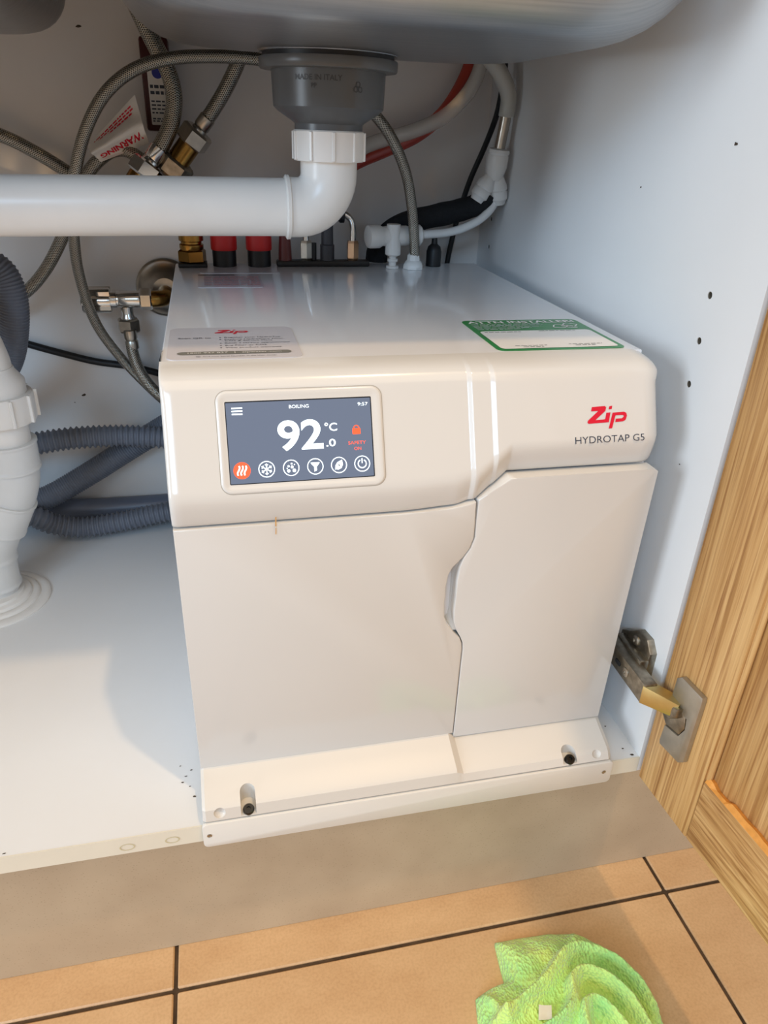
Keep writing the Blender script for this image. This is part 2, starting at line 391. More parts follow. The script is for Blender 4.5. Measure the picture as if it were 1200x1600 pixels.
for y, z in holes:
    lathe('peg_hole', (XR + 0.0005, y, z), (1, 0, 0), [(0.0025, 0.010), (0.0025, 0.0), (0.0021, 0.0), (0.0021, 0.0095), (0, 0.0095)], 'hole', rp, seg=16)
# grime specks on panels and shelf
random.seed(4)
def speck(parent, mat, c, nx, ny, r):
    pts = []
    for k in range(7):
        a = 2 * math.pi * k / 7; q = r * random.uniform(.6, 1.2); pts.append(Vector(c) + Vector(nx) * q * math.cos(a) + Vector(ny) * q * .55 * math.sin(a))
    put('grime_speck', pts, [tuple(range(7))], mat, parent)
bpn = cab.children[0]
for x, y, r in ((-0.0065, .030, .0018), (-.0135, .052, .0013), (-.009, .058, .0011), (-.016, .046, .0012), (-.010, .041, .0009), (-.018, .064, .0008), (-.1415, .0035, .0014), (.3545, .055, .001), (.360, .04, .0013), (.352, .03, .0009), (.3665, .004, .0022), (.362, .012, .0012)):
    speck(bpn, 'dirt', (x, y, .0003), (1, 0, 0), (0, 1, 0), r)
speck(bp, 'dirt', (-.128, YB - .0003, .172), (1, 0, .4), (-.4, 0, 1), .0028); speck(bp, 'dirt', (-.140, YB - .0003, .163), (1, 0, 0), (0, 0, 1), .0012)
speck(bp, 'dirt', (.004 - .08, YB - .0003, .56), (1, 0, 0), (0, 0, 1), .003)
speck(rp, 'dirt', (XR - .0003, .167, .445), (0, 1, 0), (0, 0, 1), .0016); speck(rp, 'dirt', (XR - .0003, .062, .478), (0, 1, 0), (0, 0, 1), .002); speck(rp, 'dirt', (XR - .0003, .041, .262), (0, 1, 0), (0, 0, 1), .001)
# oak door
A = Vector((0.3722, -0.0042, 0)); dd = Vector((0.0606, -0.9982, 0)).normalized(); nn = Vector((dd.y, -dd.x, 0)).normalized()   # nn points to the inside (-x)
if nn.x > 0: nn = -nn
DW, Z0, Z1, ST, TH = 0.268, -0.018, 0.700, 0.0652, 0.020
door_e = bpy.data.objects.new('door', None); COL.objects.link(door_e); door_e.parent = cab; door_e.location = A + Vector((0, 0, Z0)) - cab.location
door_e['label'] = 'open oak frame-and-panel door'; door_e.empty_display_size = 0.02
DX = Matrix(((dd.x, 0, nn.x, A.x), (dd.y, 0, nn.y, A.y), (0, 1, 0, 0), (0, 0, 0, 1)))     # local: x along door, y up, z towards the inside
def dboard(name, s0, z0, s1, z1, t0, t1, mat, bev=0.0012):
    return box(name, (s0, z0, -t1), (s1, z1, -t0), mat, door_e, bev=bev, xf=DX)
dboard('stile', 0, Z0, ST, Z1, 0, TH, 'oak_v'); dboard('stile', DW - ST, Z0, DW, Z1, 0, TH, 'oak_v')
rail_lo = dboard('rail', ST + .0002, Z0, DW - ST - .0002, 0.0455, 0.0004, TH - .0004, 'oak_h'); dboard('rail', ST + .0002, Z1 - ST, DW - ST - .0002, Z1, 0.0004, TH - .0004, 'oak_h')
dboard('panel', ST - .006, 0.040, DW - ST + .006, Z1 - ST + .006, 0.0065, 0.0135, 'oak_v', bev=0.0005)
# quirk moulding on the stile, and the torn lip along the rail
for s in (ST + .0012, DW - ST - .0012):
    tube('bead', [DX @ Vector((s, 0.0465, -.0042)), DX @ Vector((s, 0.36, -.0042)), DX @ Vector((s, Z1 - ST, -.0042))], .0024, 'oak_v', door_e, seg=8, step=.05)
lip = []
for i in range(27):
    s = ST + .001 + i * .0052; jag = .0012 * noise.noise(Vector((s * 90, 3, 1))) - (.003 if .008 < s - ST < .022 else 0)
    lip += [DX @ Vector((s, .0452, -.0006)), DX @ Vector((s, .0497 + jag, -.0030)), DX @ Vector((s, .0485 + jag, -.0066)), DX @ Vector((s, .0450, -.0066))]
ff = []
for i in range(26):
    for k in range(4): ff.append((i * 4 + k, i * 4 + (k + 1) % 4, i * 4 + 4 + (k + 1) % 4, i * 4 + 4 + k))
ff += [(0, 1, 2, 3), (104, 105, 106, 107)]
lp = put('torn_edge', lip, ff, 'oak_split', door_e); lp['label'] = 'split raw edge of the bottom rail'
# hinge: mounting plate on the panel, arm, cup with square cover plate on the door
hg = bpy.data.objects.new('hinge', None); COL.objects.link(hg); hg.parent = cab; hg.location = Vector((XR, 0.02, 0.075)) - cab.location; hg.empty_display_size = 0.02
hg['label'] = 'grimy steel concealed hinge'
def dpt(s, z, o): return DX @ Vector((s, z, o))
prism('cover_plate', [(0.01646, 0.1072), (0.02097, 0.1116), (0.04561, 0.1115), (0.04621, 0.1083), (0.04571, 0.0461), (0.0408, 0.041), (0.01736, 0.0387), (0.01616, 0.0422), (0.01736, 0.0592), (0.03329, 0.0622), (0.038, 0.0731), (0.03669, 0.0828), (0.02517, 0.0831), (0.01616, 0.0864)], DX @ Matrix.Translation((0, 0, .0045)), .0042, 'hinge_cover', hg, bev=.0006)
prism('cup_boss', [(0.00777, 0.0684), (0.01569, 0.078), (0.02591, 0.0842), (0.03512, 0.0827), (0.03723, 0.0728), (0.03332, 0.0628), (0.01719, 0.0594)], DX @ Matrix.Translation((0, 0, .0040)), .0038, 'hinge_steel', hg, bev=.0016)
prism('link', [(0.00657, 0.073), (0.02019, 0.0852), (0.03131, 0.0883), (0.03101, 0.0791), (0.0236, 0.0722)], DX @ Matrix.Translation((0, 0, .0090)), .0060, 'hinge_steel', hg, bev=.0018)
# arm: channel along the panel
arm0 = Vector((.3485, .058, .088)); arm1 = Vector((.3500, -.0105, .0835)); ad = (arm1 - arm0).normalized()
ax_ = Vector((-1, 0, 0)); az_ = ad.cross(ax_).normalized(); ax_ = az_.cross(ad).normalized()
AX = Matrix(((ad.x, az_.x, ax_.x, arm0.x), (ad.y, az_.y, ax_.y, arm0.y), (ad.z, az_.z, ax_.z, arm0.z), (0, 0, 0, 1)))   # local x along arm to the front
LA = (arm1 - arm0).length
if (AX @ Vector((0, 1, 0)) - AX @ Vector((0, 0, 0))).z < 0:
    AX = AX @ Matrix.Diagonal((1, -1, 1, 1))
box('arm', (0, -.0095, -.012), (LA, .0095, 0), 'hinge_steel', hg, bev=.0014, xf=AX)
nose = prism('arm_nose', [(0, -.0088), (.030, -.0075), (.030, .0060), (0, .0088)], Matrix.Translation(arm1 + Vector((-.0010, .001, 0))) @ Matrix(((.62, 0, -.78, 0), (-.78, 0, -.62, 0), (0, 1, 0, 0), (0, 0, 0, 1))), .011, 'gold_nose', hg, bev=.001)
nose['label'] = 'brass-toned front of the hinge arm'
for t_, r_ in ((.018, .0030), (.042, .0042)):
    lathe('screw', AX @ Vector((t_, 0, -.0002)), ax_, [(r_, 0), (r_, .0009), (r_ * .8, .0013), (r_ * .35, .0013), (r_ * .35, .0004), (0, .0004)], 'nickel', hg, seg=20)
prism('slot', rrect(-.004, -.0022, .004, .0022, .0018, 4), AX @ Matrix.Translation((.030, 0, .0004)), .0003, 'black_rubber', hg)
prism('mounting_plate', [(.012, .076), (.012, .104), (.020, .113), (.034, .113), (.046, .104), (.056, .098), (.058, .070), (.040, .062), (.018, .066)], Matrix(((0, 0, -1, XR - .0065), (1, 0, 0, 0), (0, 1, 0, 0), (0, 0, 0, 1))), .0065, 'hinge_steel', hg, bev=.0012)
lathe('screw', (XR - .0065, .033, .1035), (-1, 0, 0), [(.0045, 0), (.0045, .0012), (.003, .0022), (.0015, .0022), (.0012, .0012), (0, .0012)], 'nickel', hg, seg=20)
box('arm_block', (XR - .014, .012, .078), (XR - .005, .052, .098), 'hinge_steel', hg, bev=.0015)

# ---------------------------------------------------------------- worktop (above the frame; it carries the sink and shades the cabinet)
wt_bm = bmesh.new()
def quad_box(bm, lo, hi):
    b2 = box_bm(lo, hi); me = bpy.data.meshes.new('t'); b2.to_mesh(me); b2.free(); bm.from_mesh(me); bpy.data.meshes.remove(me)
WZ = 0.714
for lo, hi in (((-.9, -.022, WZ), (-.40, .60, WZ + .03)), ((.351, -.022, WZ), (1.1, .60, WZ + .03)), ((-.40, -.022, WZ), (.351, .024, WZ + .03)), ((-.40, .372, WZ), (.351, .60, WZ + .03))):
    quad_box(wt_bm, lo, hi)
wt = struct(from_bm('worktop', wt_bm, 'worktop'))

# ---------------------------------------------------------------- sink
snk = thing('kitchen_sink', (0.15, 0.19, 0.528), 'brushed stainless steel double bowl sink seen from below', 'sink')
def basin(name, x0, x1, y0, y1, zb, zt, rc, rb, parent, drain=None):
    cx, cy = (x0 + x1) / 2, (y0 + y1) / 2; verts, faces = [], []
    rings = [(WZ + .0335, -.004), (WZ + .031, 0.0), (zb + rb + .04, .006)]
    for k in range(9):
        a = math.pi / 2 * k / 8; rings.append((zb + rb - rb * math.sin(a), .008 + rb * (1 - math.cos(a))))
    rings += [(zb - .0015, rb + .04), (zb - .003, rb + .08)]
    n = None
    for z, ins in rings:
        r = max(.03, rc - ins * .35); poly = rrect(x0 + ins, y0 + ins, x1 - ins, y1 - ins, r, 8); n = len(poly)
        verts += [(x, y, z) for x, y in poly]
    for i in range(len(rings) - 1):
        for k in range(n): faces.append((i * n + k, i * n + (k + 1) % n, (i + 1) * n + (k + 1) % n, (i + 1) * n + k))
    faces.append(tuple((len(rings) - 1) * n + k for k in range(n)))
    return put(name, verts, faces, 'sink', parent, auto=40)
BAS = basin('basin', -.028, .350, .026, .368, .5305, WZ, .075, .052, snk)
b2_ = basin('basin', -.395, -.047, .026, .360, .5330, WZ, .055, .030, snk)
dk = bmesh.new()
for lo, hi in (((-.42, .002, WZ + .031), (-.395, .392, WZ + .033)), ((-.047, .002, WZ + .031), (-.028, .392, WZ + .033)), ((.35, .002, WZ + .031), (.372, .392, WZ + .033)), ((-.395, .002, WZ + .031), (.35, .026, WZ + .033)), ((-.395, .368, WZ + .031), (.35, .392, WZ + .033))):
    quad_box(dk, lo, hi)
from_bm('deck', dk, 'sink', snk)

# ---------------------------------------------------------------- grey waste fitting under the sink
DC = Vector((0.1365, 0.25, 0))
wf = thing('sink_waste', (DC.x, DC.y, .478), 'dark grey plastic waste fitting screwed to the underside of the sink', 'drain fitting')
lathe('sealing_ring', (DC.x, DC.y, .5225), (0, 0, 1), [(.040, 0), (.0490, 0), (.0505, .0015), (.0505, .0045), (.045, .0055)], 'black_rubber', wf, seg=56)
sr = lathe('steel_flange', (DC.x, DC.y, .5268), (0, 0, 1), [(.040, 0), (.0530, .0002), (.0545, .0018), (.054, .0030), (.040, .0032)], 'sink', wf, seg=56)
cup_o = lathe('cup', (DC.x, DC.y, .480), (0, 0, 1), [(.0255, -.006), (.0270, -.005), (.0270, .0002), (.0285, .0016), (.0400, .0085), (.0432, .0115), (.0442, .0330), (.0442, .036), (.0525, .0365), (.0532, .0375), (.0535, .0430), (.0530, .0440), (.046, .0442)], 'grey_plastic', wf, seg=64)
# raised maker's lettering on the cup
def curved_text(s, z, h, a_mid, parent, mat, r=.0443):
    cu_xf = Matrix.Identity(4); o = text('lettering', s, cu_xf, 0, 0, h, mat, None, align='CENTER', bold=.01)
    me = o.data; off = o.location.copy()
    vv = []
    for v in me.vertices:
        q = v.co + off; a = a_mid + q.x / r; vv.append(Vector((DC.x + r * math.sin(a), DC.y - r * math.cos(a), z + q.y)))
    ff = [tuple(p.vertices) for p in me.polygons]; bpy.data.objects.remove(o, do_unlink=True)
    return put('lettering', vv, ff, mat, parent)
curved_text('MADE IN ITALY', .5085, .0038, -.33, wf, 'grey_emboss'); curved_text('PP', .5035, .0032, -.40, wf, 'grey_emboss')
rg = [[(x, y) for x, y in p] for c in ((0, .0022), (-.0019, -.001), (.0019, -.001)) for p in ring(c[0], c[1], .0017, .0005, 14)]
vv, ff = [], []
for p in rg:
    b = len(vv)
    for x, y in p:
        a = .36 + x / .0443; vv.append((DC.x + .0443 * math.sin(a), DC.y - .0443 * math.cos(a), .5045 + y))
    ff.append(tuple(range(b, len(vv))))
put('recycling_mark', vv, ff, 'grey_emboss', wf)

# ---------------------------------------------------------------- white drain pipe: nut, elbow, horizontal pipe
dp = thing('drain_pipe', (DC.x, DC.y, .39), 'white plastic drain pipe with elbow running left from the sink waste', 'pipe')
RP = .0222; PZ = .4185
nut = lathe('nut', (DC.x, DC.y, .4535), (0, 0, 1), [(.0240, 0), (.0278, .0005), (.0285, .003), (.0285, .0215), (.0275, .0225), (.0235, .0225)], 'pvc', dp, seg=56)
for k in range(10):
    a = 2 * math.pi * k / 10 + .3
    xf = Matrix.Translation((DC.x, DC.y, .4545)) @ Matrix.Rotation(a, 4, 'Z')
    box('grip_rib', (.0278, -.0012, 0), (.0300, .0012, .0205), 'pvc', nut, bev=.0004, seg=1, xf=xf)
el = []
for k in range(13):
    a = math.pi / 2 * k / 12; rr = .026
    el.append((DC.x - rr + rr * math.cos(a), DC.y, PZ + rr - rr * math.sin(a)))
el = [(DC.x, DC.y, .4540)] + el + [(DC.x - .0335, DC.y, PZ)]
v, f, u = tube_geo(el, RP + .0008, 32); put('elbow', v, f, 'pvc', dp, auto=50)
lathe('collar', (DC.x - .0335, DC.y, PZ), (-1, 0, 0), [(RP, -.001), (RP + .0024, -.0005), (RP + .0026, .0020), (RP + .0008, .0030), (RP, .0030)], 'pvc', dp, seg=40)
tube('pipe', [(DC.x - .034, DC.y, PZ), (-.05, DC.y, PZ - .001), (-.235, DC.y, PZ - .004)], RP, 'pvc', dp, seg=40, step=.05)
# ---------------------------------------------------------------- white trap and floor flange at the left
tr = thing('waste_trap', (-.2185, .35, 0), 'off-white plastic waste trap standing on a round floor flange', 'pipe')
TR = .0235
lathe('floor_flange', (-.224, .347, 0), (0, 0, 1), [(.0585, 0), (.0585, .0018), (.0570, .0030), (.0490, .0034), (.0480, .0028), (.0470, .0050), (.0460, .0058), (.0410, .0062), (.0400, .0055), (.0390, .0080), (.0380, .0088), (.0330, .0092), (.0320, .012), (.0255, .0125)], 'pvc', tr, seg=64)
def seg_tube(name, pts, r, mat='pvc_grey', rim=.0009):
    path = resample(crom(pts, 10), .0012); nL = len(path)
    v, f, u = tube_geo(path, lambda i, d: r + (rim if (i < 3 or i > nL - 4) else 0), 40); return put(name, v, f, mat, tr, auto=45)
seg_tube('pipe', [(-.2195, .35, .004), (-.2195, .35, .022), (-.2190, .35, .040)], TR)
seg_tube('lower_sleeve', [(-.2190, .35, .0185), (-.2185, .35, .040), (-.2182, .35, .056)], TR + .0016)
seg_tube('lower_elbow', [(-.2185, .35, .053), (-.2165, .35, .066), (-.2075, .35, .086), (-.2035, .35, .0935)], TR + .0030)
seg_tube('middle_sleeve', [(-.2035, .35, .0915), (-.1925, .35, .113), (-.1868, .35, .1245)], TR + .0046)
seg_tube('upper_elbow', [(-.1885, .35, .121), (-.1835, .35, .131), (-.1785, .35, .147), (-.1775, .35, .160)], TR + .0026)
seg_tube('upper_sleeve', [(-.1776, .35, .157), (-.1772, .35, .172), (-.1770, .35, .187)], TR + .0042)
seg_tube('inlet_pipe', [(-.1772, .35, .180), (-.1770, .35, .200), (-.1770, .35, .215)], TR, 'pvc')
tn = lathe('nut', (-.1770, .35, .2085), (0, 0, 1), [(.026, 0), (.0325, .0005), (.0335, .003), (.0335, .026), (.0325, .0285), (.026, .029)], 'pvc', tr, seg=56)
for k in range(10):
    xf = Matrix.Translation((-.1770, .35, .2095)) @ Matrix.Rotation(2 * math.pi * k / 10 + .25, 4, 'Z')
    box('grip_rib', (.0328, -.0015, 0), (.0362, .0015, .0275), 'pvc', tn, bev=.0005, seg=1, xf=xf)
lathe('collar', (-.1775, .35, .2365), (0, 0, 1), [(.0245, 0), (.0285, .0004), (.0285, .0125), (.0215, .0225), (.0205, .026)], 'pvc', tr, seg=48)
seg_tube('riser', [(-.1778, .35, .258), (-.179, .35, .272), (-.186, .347, .300), (-.205, .334, .345), (-.224, .305, .385), (-.231, .279, .402)], TR - .0035, 'pvc')
lathe('tee', (-.232, .25, .385), (0, 0, 1), [(.0255, 0), (.0265, .003), (.0265, .052), (.0255, .056)], 'pvc', dp, seg=40)

# ---------------------------------------------------------------- boiling water unit
W = .343; H = .3414; D = .4535
un_ = thing('water_boiler', (W / 2, .23, .001), 'white under-sink boiling water unit with a lit touch screen', 'water boiler')
# casing: side profile extruded across
prof = [(.034, .0045), (D, .0045), (D, H), (.0755, H), (.0755, .3345), (.0365, .2475)]
YZX = Matrix(((0, 0, 1, W - .0008), (1, 0, 0, 0), (0, 1, 0, 0), (0, 0, 0, 1)))
bm = bmesh.new(); vv = [bm.verts.new((.0003, y, z)) for y, z in prof]; f = bm.faces.new(vv); r = bmesh.ops.extrude_face_region(bm, geom=[f])
for g in r['geom']:
    if isinstance(g, bmesh.types.BMVert): g.co.x = W - .0003
eds = [e for e in bm.edges if all(abs(v.co.z - H) < 1e-6 for v in e.verts)]
bmesh.ops.bevel(bm, geom=[e for e in eds if abs(e.verts[0].co.x - e.verts[1].co.x) < 1e-6], offset=.0014, segments=3, profile=.5, affect='EDGES')
casing = from_bm('casing', bm, 'white_steel', un_, auto=30)
# base tray with lip over the shelf edge
lipx = Matrix(((1, 0, 0, 0), (0, 0, -1, -.0042), (0, 1, 0, 0), (0, 0, 0, 1)))
prism('tray_lip', rrect(-.0005, -.0195, W + .0012, .0052, .004, 4), lipx, .0025, 'white_tray', un_, bev=.0008)
box('tray', (0, -.003, .0004), (W, D, .0036), 'white_tray', un_, bev=.0008)
for x, z in ((.0044, -.0066), (.3365, -.0062)):
    lathe('rivet', (x, -.0042, z), (0, -1, 0), [(.0019, 0), (.0019, .0002), (.0013, .0005), (.0009, .0002), (0, .0001)], 'nickel', un_, seg=18)
# plinth: loft across x with two profiles
PL = [(.040, .034), (.0285, .0325), (.0272, .0305), (.0200, .0272), (.0015, .0190), (-.0010, .0168), (-.0030, .0075), (-.0022, .0060), (.040, .0060)]
PR = [(.040, .026), (.0285, .0258), (.0262, .0250), (.0200, .0222), (.0035, .0155), (.0002, .0132), (-.0030, .0075), (-.0022, .0060), (.040, .0060)]
xs = [(.0006, 0, .002), (.0030, 0, 0), (.05, 0, 0), (.12, 0, 0), (.19, 0, 0), (.2030, 0, 0), (.2060, .5, 0), (.2090, 1, 0), (.25, 1, 0), (.30, 1, 0), (W - .004, 1, 0), (W - .0004, 1, .003)]
vv, ff = [], []
for x, t_, ins in xs:
    for (ya, za), (yb, zb_) in zip(PL, PR):
        y = ya + (yb - ya) * t_ + ins; z = za + (zb_ - za) * t_ - ins * .3
        if t_ < .3 and z > .02: pass
        vv.append((x, y, max(z, .0060)))
n = len(PL)
for i in range(len(xs) - 1):
    for k in range(n): ff.append((i * n + k, i * n + (k + 1) % n, (i + 1) * n + (k + 1) % n, (i + 1) * n + k))
ff += [tuple(range(n)), tuple((len(xs) - 1) * n + k for k in range(n))]
plinth = put('plinth', vv, ff, 'white_satin', un_, auto=25)
SL = Vector((0, .93, .37))
cut = []
for x, y0, y1, r_ in ((.0352, -.004, .0135, .0058), (.3035, -.004, .010, .0062)):
    # slot for the fixing screw: vertical bore plus an open front
    b = bmesh.new(); poly = rrect(x - r_, -.012, x + r_, y1, r_ * .98, 8); vs2 = [b.verts.new((px, py, .0085)) for px, py in poly]; fc = b.faces.new(vs2); ex = bmesh.ops.extrude_face_region(b, geom=[fc])
    for g in ex['geom']:
        if isinstance(g, bmesh.types.BMVert): g.co.z = .05
    bmesh.ops.recalc_face_normals(b, faces=b.faces); cut.append(from_bm('cutter', b, 'white_gloss'))
for x, y, z, r_ in ((.0135, -.003, .0138, .0047), (.3283, -.002, .0140, .0048)):
    b = bmesh.new(); bmesh.ops.create_uvsphere(b, u_segments=20, v_segments=12, radius=r_); bmesh.ops.translate(b, vec=(x, y, z), verts=b.verts); cut.append(from_bm('cutter', b, 'white_gloss'))
boolean_cut(plinth, cut)
for x, y in ((.0352, .0012), (.3040, .0012)):
    lathe('screw', (x, y, .0086), (0, -.45, 1), [(.0042, -.002), (.0043, .0030), (.0036, .0042), (.0017, .0042), (.0015, .0024), (0, .0024)], 'black_gloss', un_, seg=24)
# lower covers, split by a wavy line with a finger recess
def shear(o):
    for v in o.data.vertices:
        z = v.co.z + o.location.z + un_.location.z; v.co.y += (.14 - z) * .022
splitL = [(.2049, .2490), (.2052, .2352), (.2058, .2231), (.2035, .2143), (.1989, .2067), (.1922, .1993), (.1893, .1930), (.1883, .1831), (.1884, .1659), (.1892, .1559), (.1918, .1485), (.1976, .1399), (.2033, .1337), (.2056, .1278), (.2064, .1214), (.2064, .0793), (.2070, .0330)]
splitR = [(x + (.0008 if abs(x - xl) < 1e-9 else 0), z) for (x, z), xl in zip([(.2057, .2515), (.2060, .2352), (.2066, .2231), (.2043, .2143), (.1999, .2066), (.1976, .1987), (.1966, .1877), (.1966, .1736), (.1966, .1591), (.1974, .1490), (.2001, .1408), (.2040, .1336), (.2064, .1277), (.2072, .1213), (.2072, .0793), (.2078, .0310)], [9] * 16)]
def seam(x):   # lower edge of the fascia
    return .2478 + .0017 * sm((x - .15) / .045) + .0030 * sm((x - .188) / .016) + (.0172 * max(0, min(1, (x - .2040) / .0240)) if x > .2040 else 0)
FX = Matrix(((1, 0, 0, 0), (0, 0, -1, .0253), (0, 1, 0, 0), (0, 0, 0, 1)))
gap = .0011
topL = [(x, seam(x) - gap) for x in (.1990, .188, .178, .168, .155, .12, .06, .0008)]
polyL = [(.0008, .0315)] + [(.2070, .0315)] + [(x, z) for x, z in reversed(splitL[1:-1])] + [(.2045, seam(.2045) - gap)] + topL
dl = prism('left_cover', polyL, FX, .012, 'white_gloss', un_, bev=.0009); shear(dl)
topR = [(x, seam(x) - gap) for x in (.2062, .212, .220, .2275, .2285, .232, .28, .338)] + [(W - .0045, seam(.33) - gap), (W - .0012, seam(.33) - gap - .002)]
polyR = [(x, z) for x, z in splitR[1:-1]] + [(.2078, .0268), (W - .0012, .0268)] + list(reversed(topR))
dr = prism('right_cover', polyR, FX, .012, 'white_gloss', un_, bev=.0009); shear(dr)
# scoop behind the finger opening
sc_v, sc_f = [], []
for i in range(13):
    z = .140 + .062 * i / 12; dz = abs(i - 6) / 6
    for k in range(9):
        t_ = k / 8; x = .185 + .016 * t_; y = .0262 + .013 * math.sin(math.pi * min(1, t_ * 1.1) ** .8) * (1 - dz ** 4) + .0015
        sc_v.append((x, min(y, .0365), z))
for i in range(12):
    for k in range(8): a = i * 9 + k; sc_f.append((a, a + 1, a + 10, a + 9))
put('finger_recess', sc_v, sc_f, 'white_gloss', un_, smooth=True)
# fascia: lofted surface
def rl(t):   # linear ramp with rounded ends
    a = .13
    if t <= -a: return 0.0
    if t < a: return (t + a) ** 2 / (4 * a)
    if t <= 1 - a: return t
    if t < 1 + a: return 1 - (1 + a - t) ** 2 / (4 * a)
    return 1.0
def yp(z): return .0225 + (z - .270) * .43
cols = [(0.0, .030, 0), (0.0, .0055, .6), (.0004, .0022, .3), (.0016, .0008, .1), (.004, .0001, 0), (.008, 0, 0)]
cols += [(.008 + (W - .022) * k / 330, 0, 0) for k in range(1, 331)]
cols += [(x0 + .0004 * k, 0, 0) for x0 in (.1978, .2138) for k in range(13)]
cols = sorted(cols[:5], key=lambda q: 0) + sorted(cols[5:], key=lambda q: q[0])
cols += [(W - .010, .0004, .1), (W - .0065, .0015, .3), (W - .0035, .0036, .55), (W - .0014, .0064, .8), (W - .0003, .0095, 1.0), (W, .0130, 1.2), (W, .034, 1.2)]
vv, ff = [], []; nr = None
for x, back, ed in cols:
    zb = seam(x); kz = zb + .021; yk = yp(kz); ramp = .0018 * (rl((x - .1990) / .003) + rl((x - .2150) / .003))
    yb = yk - .0004
    pr_ = [(yb + .013, zb + .0002, 0), (yb + .0048, zb, .4), (yb + .0034, zb + .0007, .6), (yb + .0026, zb + .0030, .8)]
    for q in (.25, .5, .75): pr_.append((yb + .0026 - .0026 * math.sin(q * math.pi / 2), zb + .003 + (kz - zb - .003) * q, .8 + .2 * q))
    for k in range(15):
        z = kz + (.3300 - kz) * k / 14; pr_.append((yp(z), z, 1))
    pr_ += [(.0500, .3335, 1), (.0522, .3362, .95), (.0553, .3384, .85), (.0592, .3400, .7), (.0650, .3412, .4), (.0710, .3419, .2), (.0752, .3422, 0), (.0758, .3416, 0), (.0758, .3370, 0)]
    nr = len(pr_)
    for j, (y, z, rw) in enumerate(pr_):
        top_j = max(0, min(1, (z - .325) / .012))
        vv.append((x, y + back * (1 - .75 * top_j if ed else 1) - ramp * rw, z - ed * .0035 * top_j * (1 if x > .1 else .15)))
for i in range(len(cols) - 1):
    for j in range(nr - 1): a = i * nr + j; ff.append((a, a + 1, a + nr + 1, a + nr))
fascia = put('fascia', vv, ff, 'white_gloss', un_, auto=48)
# touch screen set into the fascia
k_ = math.hypot(.43, 1); sd = Vector((0, .43 / k_, 1 / k_)); sn = Vector((0, -1 / k_, .43 / k_))
SX = Matrix(((1, 0, 0, .0392), (0, sd.y, sn.y, .0252), (0, sd.z, sn.z, .2762), (0, 0, 0, 1))) @ Matrix.Scale(.001, 4)   # local units: millimetres
dsp = bpy.data.objects.new('display', None); COL.objects.link(dsp); dsp.parent = un_; dsp.location = Vector((.0392, .0252, .2762)) - un_.location; dsp.empty_display_size = .01
def ring_prism(name, outer, inner, xf, profile, mat, parent):
    """frame between two equal-length outlines; profile = list of (t, z)"""
    vv, ff = [], []; n = len(outer)
    for t_, z in profile:
        vv += [xf @ Vector((o[0] + (i[0] - o[0]) * t_, o[1] + (i[1] - o[1]) * t_, z)) for o, i in zip(outer, inner)]
    for r_ in range(len(profile) - 1):
        for k in range(n): ff.append((r_ * n + k, r_ * n + (k + 1) % n, (r_ + 1) * n + (k + 1) % n, (r_ + 1) * n + k))
    return put(name, vv, ff, mat, parent, auto=40)
ring_prism('bezel', rrect(-6.0, -6.4, 100.2, 58.6, 7, 6), rrect(-.6, -.6, 93.2, 51.8, .8, 6), SX, [(0, -1.0), (0, .20), (.10, .75), (.22, .95), (.55, .75), (.8, .35), (1, .30), (1, -.6)], 'white_gloss', dsp)
ring_prism('bezel_groove', rrect(-6.5, -6.9, 100.7, 59.1, 7.4, 6), rrect(-6.0, -6.4, 100.2, 58.6, 7, 6), SX, [(0, .06), (1, .06)], 'groove', dsp)
flat('screen_border', [rrect(-.6, -.6, 93.2, 51.8, .5, 2)], SX, 'screen_edge', dsp, lift=.10)
scr = flat('screen', [rrect(0, 0, 92.5, 51.0, .3, 2)], SX, 'screen', dsp, lift=.14)
scr['label'] = 'lit blue-grey touch screen showing 92.0 degrees'
L1 = .2
def stx(s, x, y, h, mat='lit_white', **kw): return text('lettering', s, SX, x, y, h, mat, dsp, lift=L1, **kw)
flat('menu_icon', stroke([(3.5, 47.6), (10.2, 47.6)], .85) + stroke([(3.5, 45.7), (10.2, 45.7)], .85) + stroke([(3.5, 43.8), (10.2, 43.8)], .85), SX, 'lit_white', dsp, lift=L1)
stx('BOILING', 45.9, 46.2, 2.2, width=12.6, align='CENTER', bold=0.0)
stx('9:57', 90.8, 46.1, 2.2, width=6.6, align='RIGHT', bold=0.0)
stx('92', 31.3, 20.1, 19.0, width=29.0, bold=.022, res=10)
stx('\u00b0C', 61.6, 30.7, 5.2, width=8.2, bold=.012, res=5)
stx('.0', 62.1, 20.8, 4.8, width=6.2, bold=.012, res=5)
stx('SAFETY', 82.4, 21.2, 2.2, mat='lit_orange', width=11.6, align='CENTER', bold=0.0); stx('ON', 82.6, 17.4, 2.2, mat='lit_orange', width=4.6, align='CENTER', bold=0.0)
flat('lock_icon', [rrect(79.7, 27.7, 85.1, 31.6, .5, 3)] + ring(82.4, 31.6, 1.75, .7, 14, 0, 180), SX, 'lit_orange', dsp, lift=L1)
cxs = (7.4, 22.9, 38.5, 54.1, 69.6, 85.0); cyi = 8.3
hi_ = flat('heat_icon', [circ(7.4, cyi, 5.4, 36)], SX, 'lit_orange', dsp, lift=L1)
wv = []
for ox in (-2.1, 0, 2.1): wv += stroke([(7.4 + ox + .75 * math.sin((t_ - 6) / 6 * 2.6), cyi - 3 + t_ * .5) for t_ in range(13)], .95)
flat('heat_waves', wv, SX, 'lit_white', hi_, lift=L1 + .06)
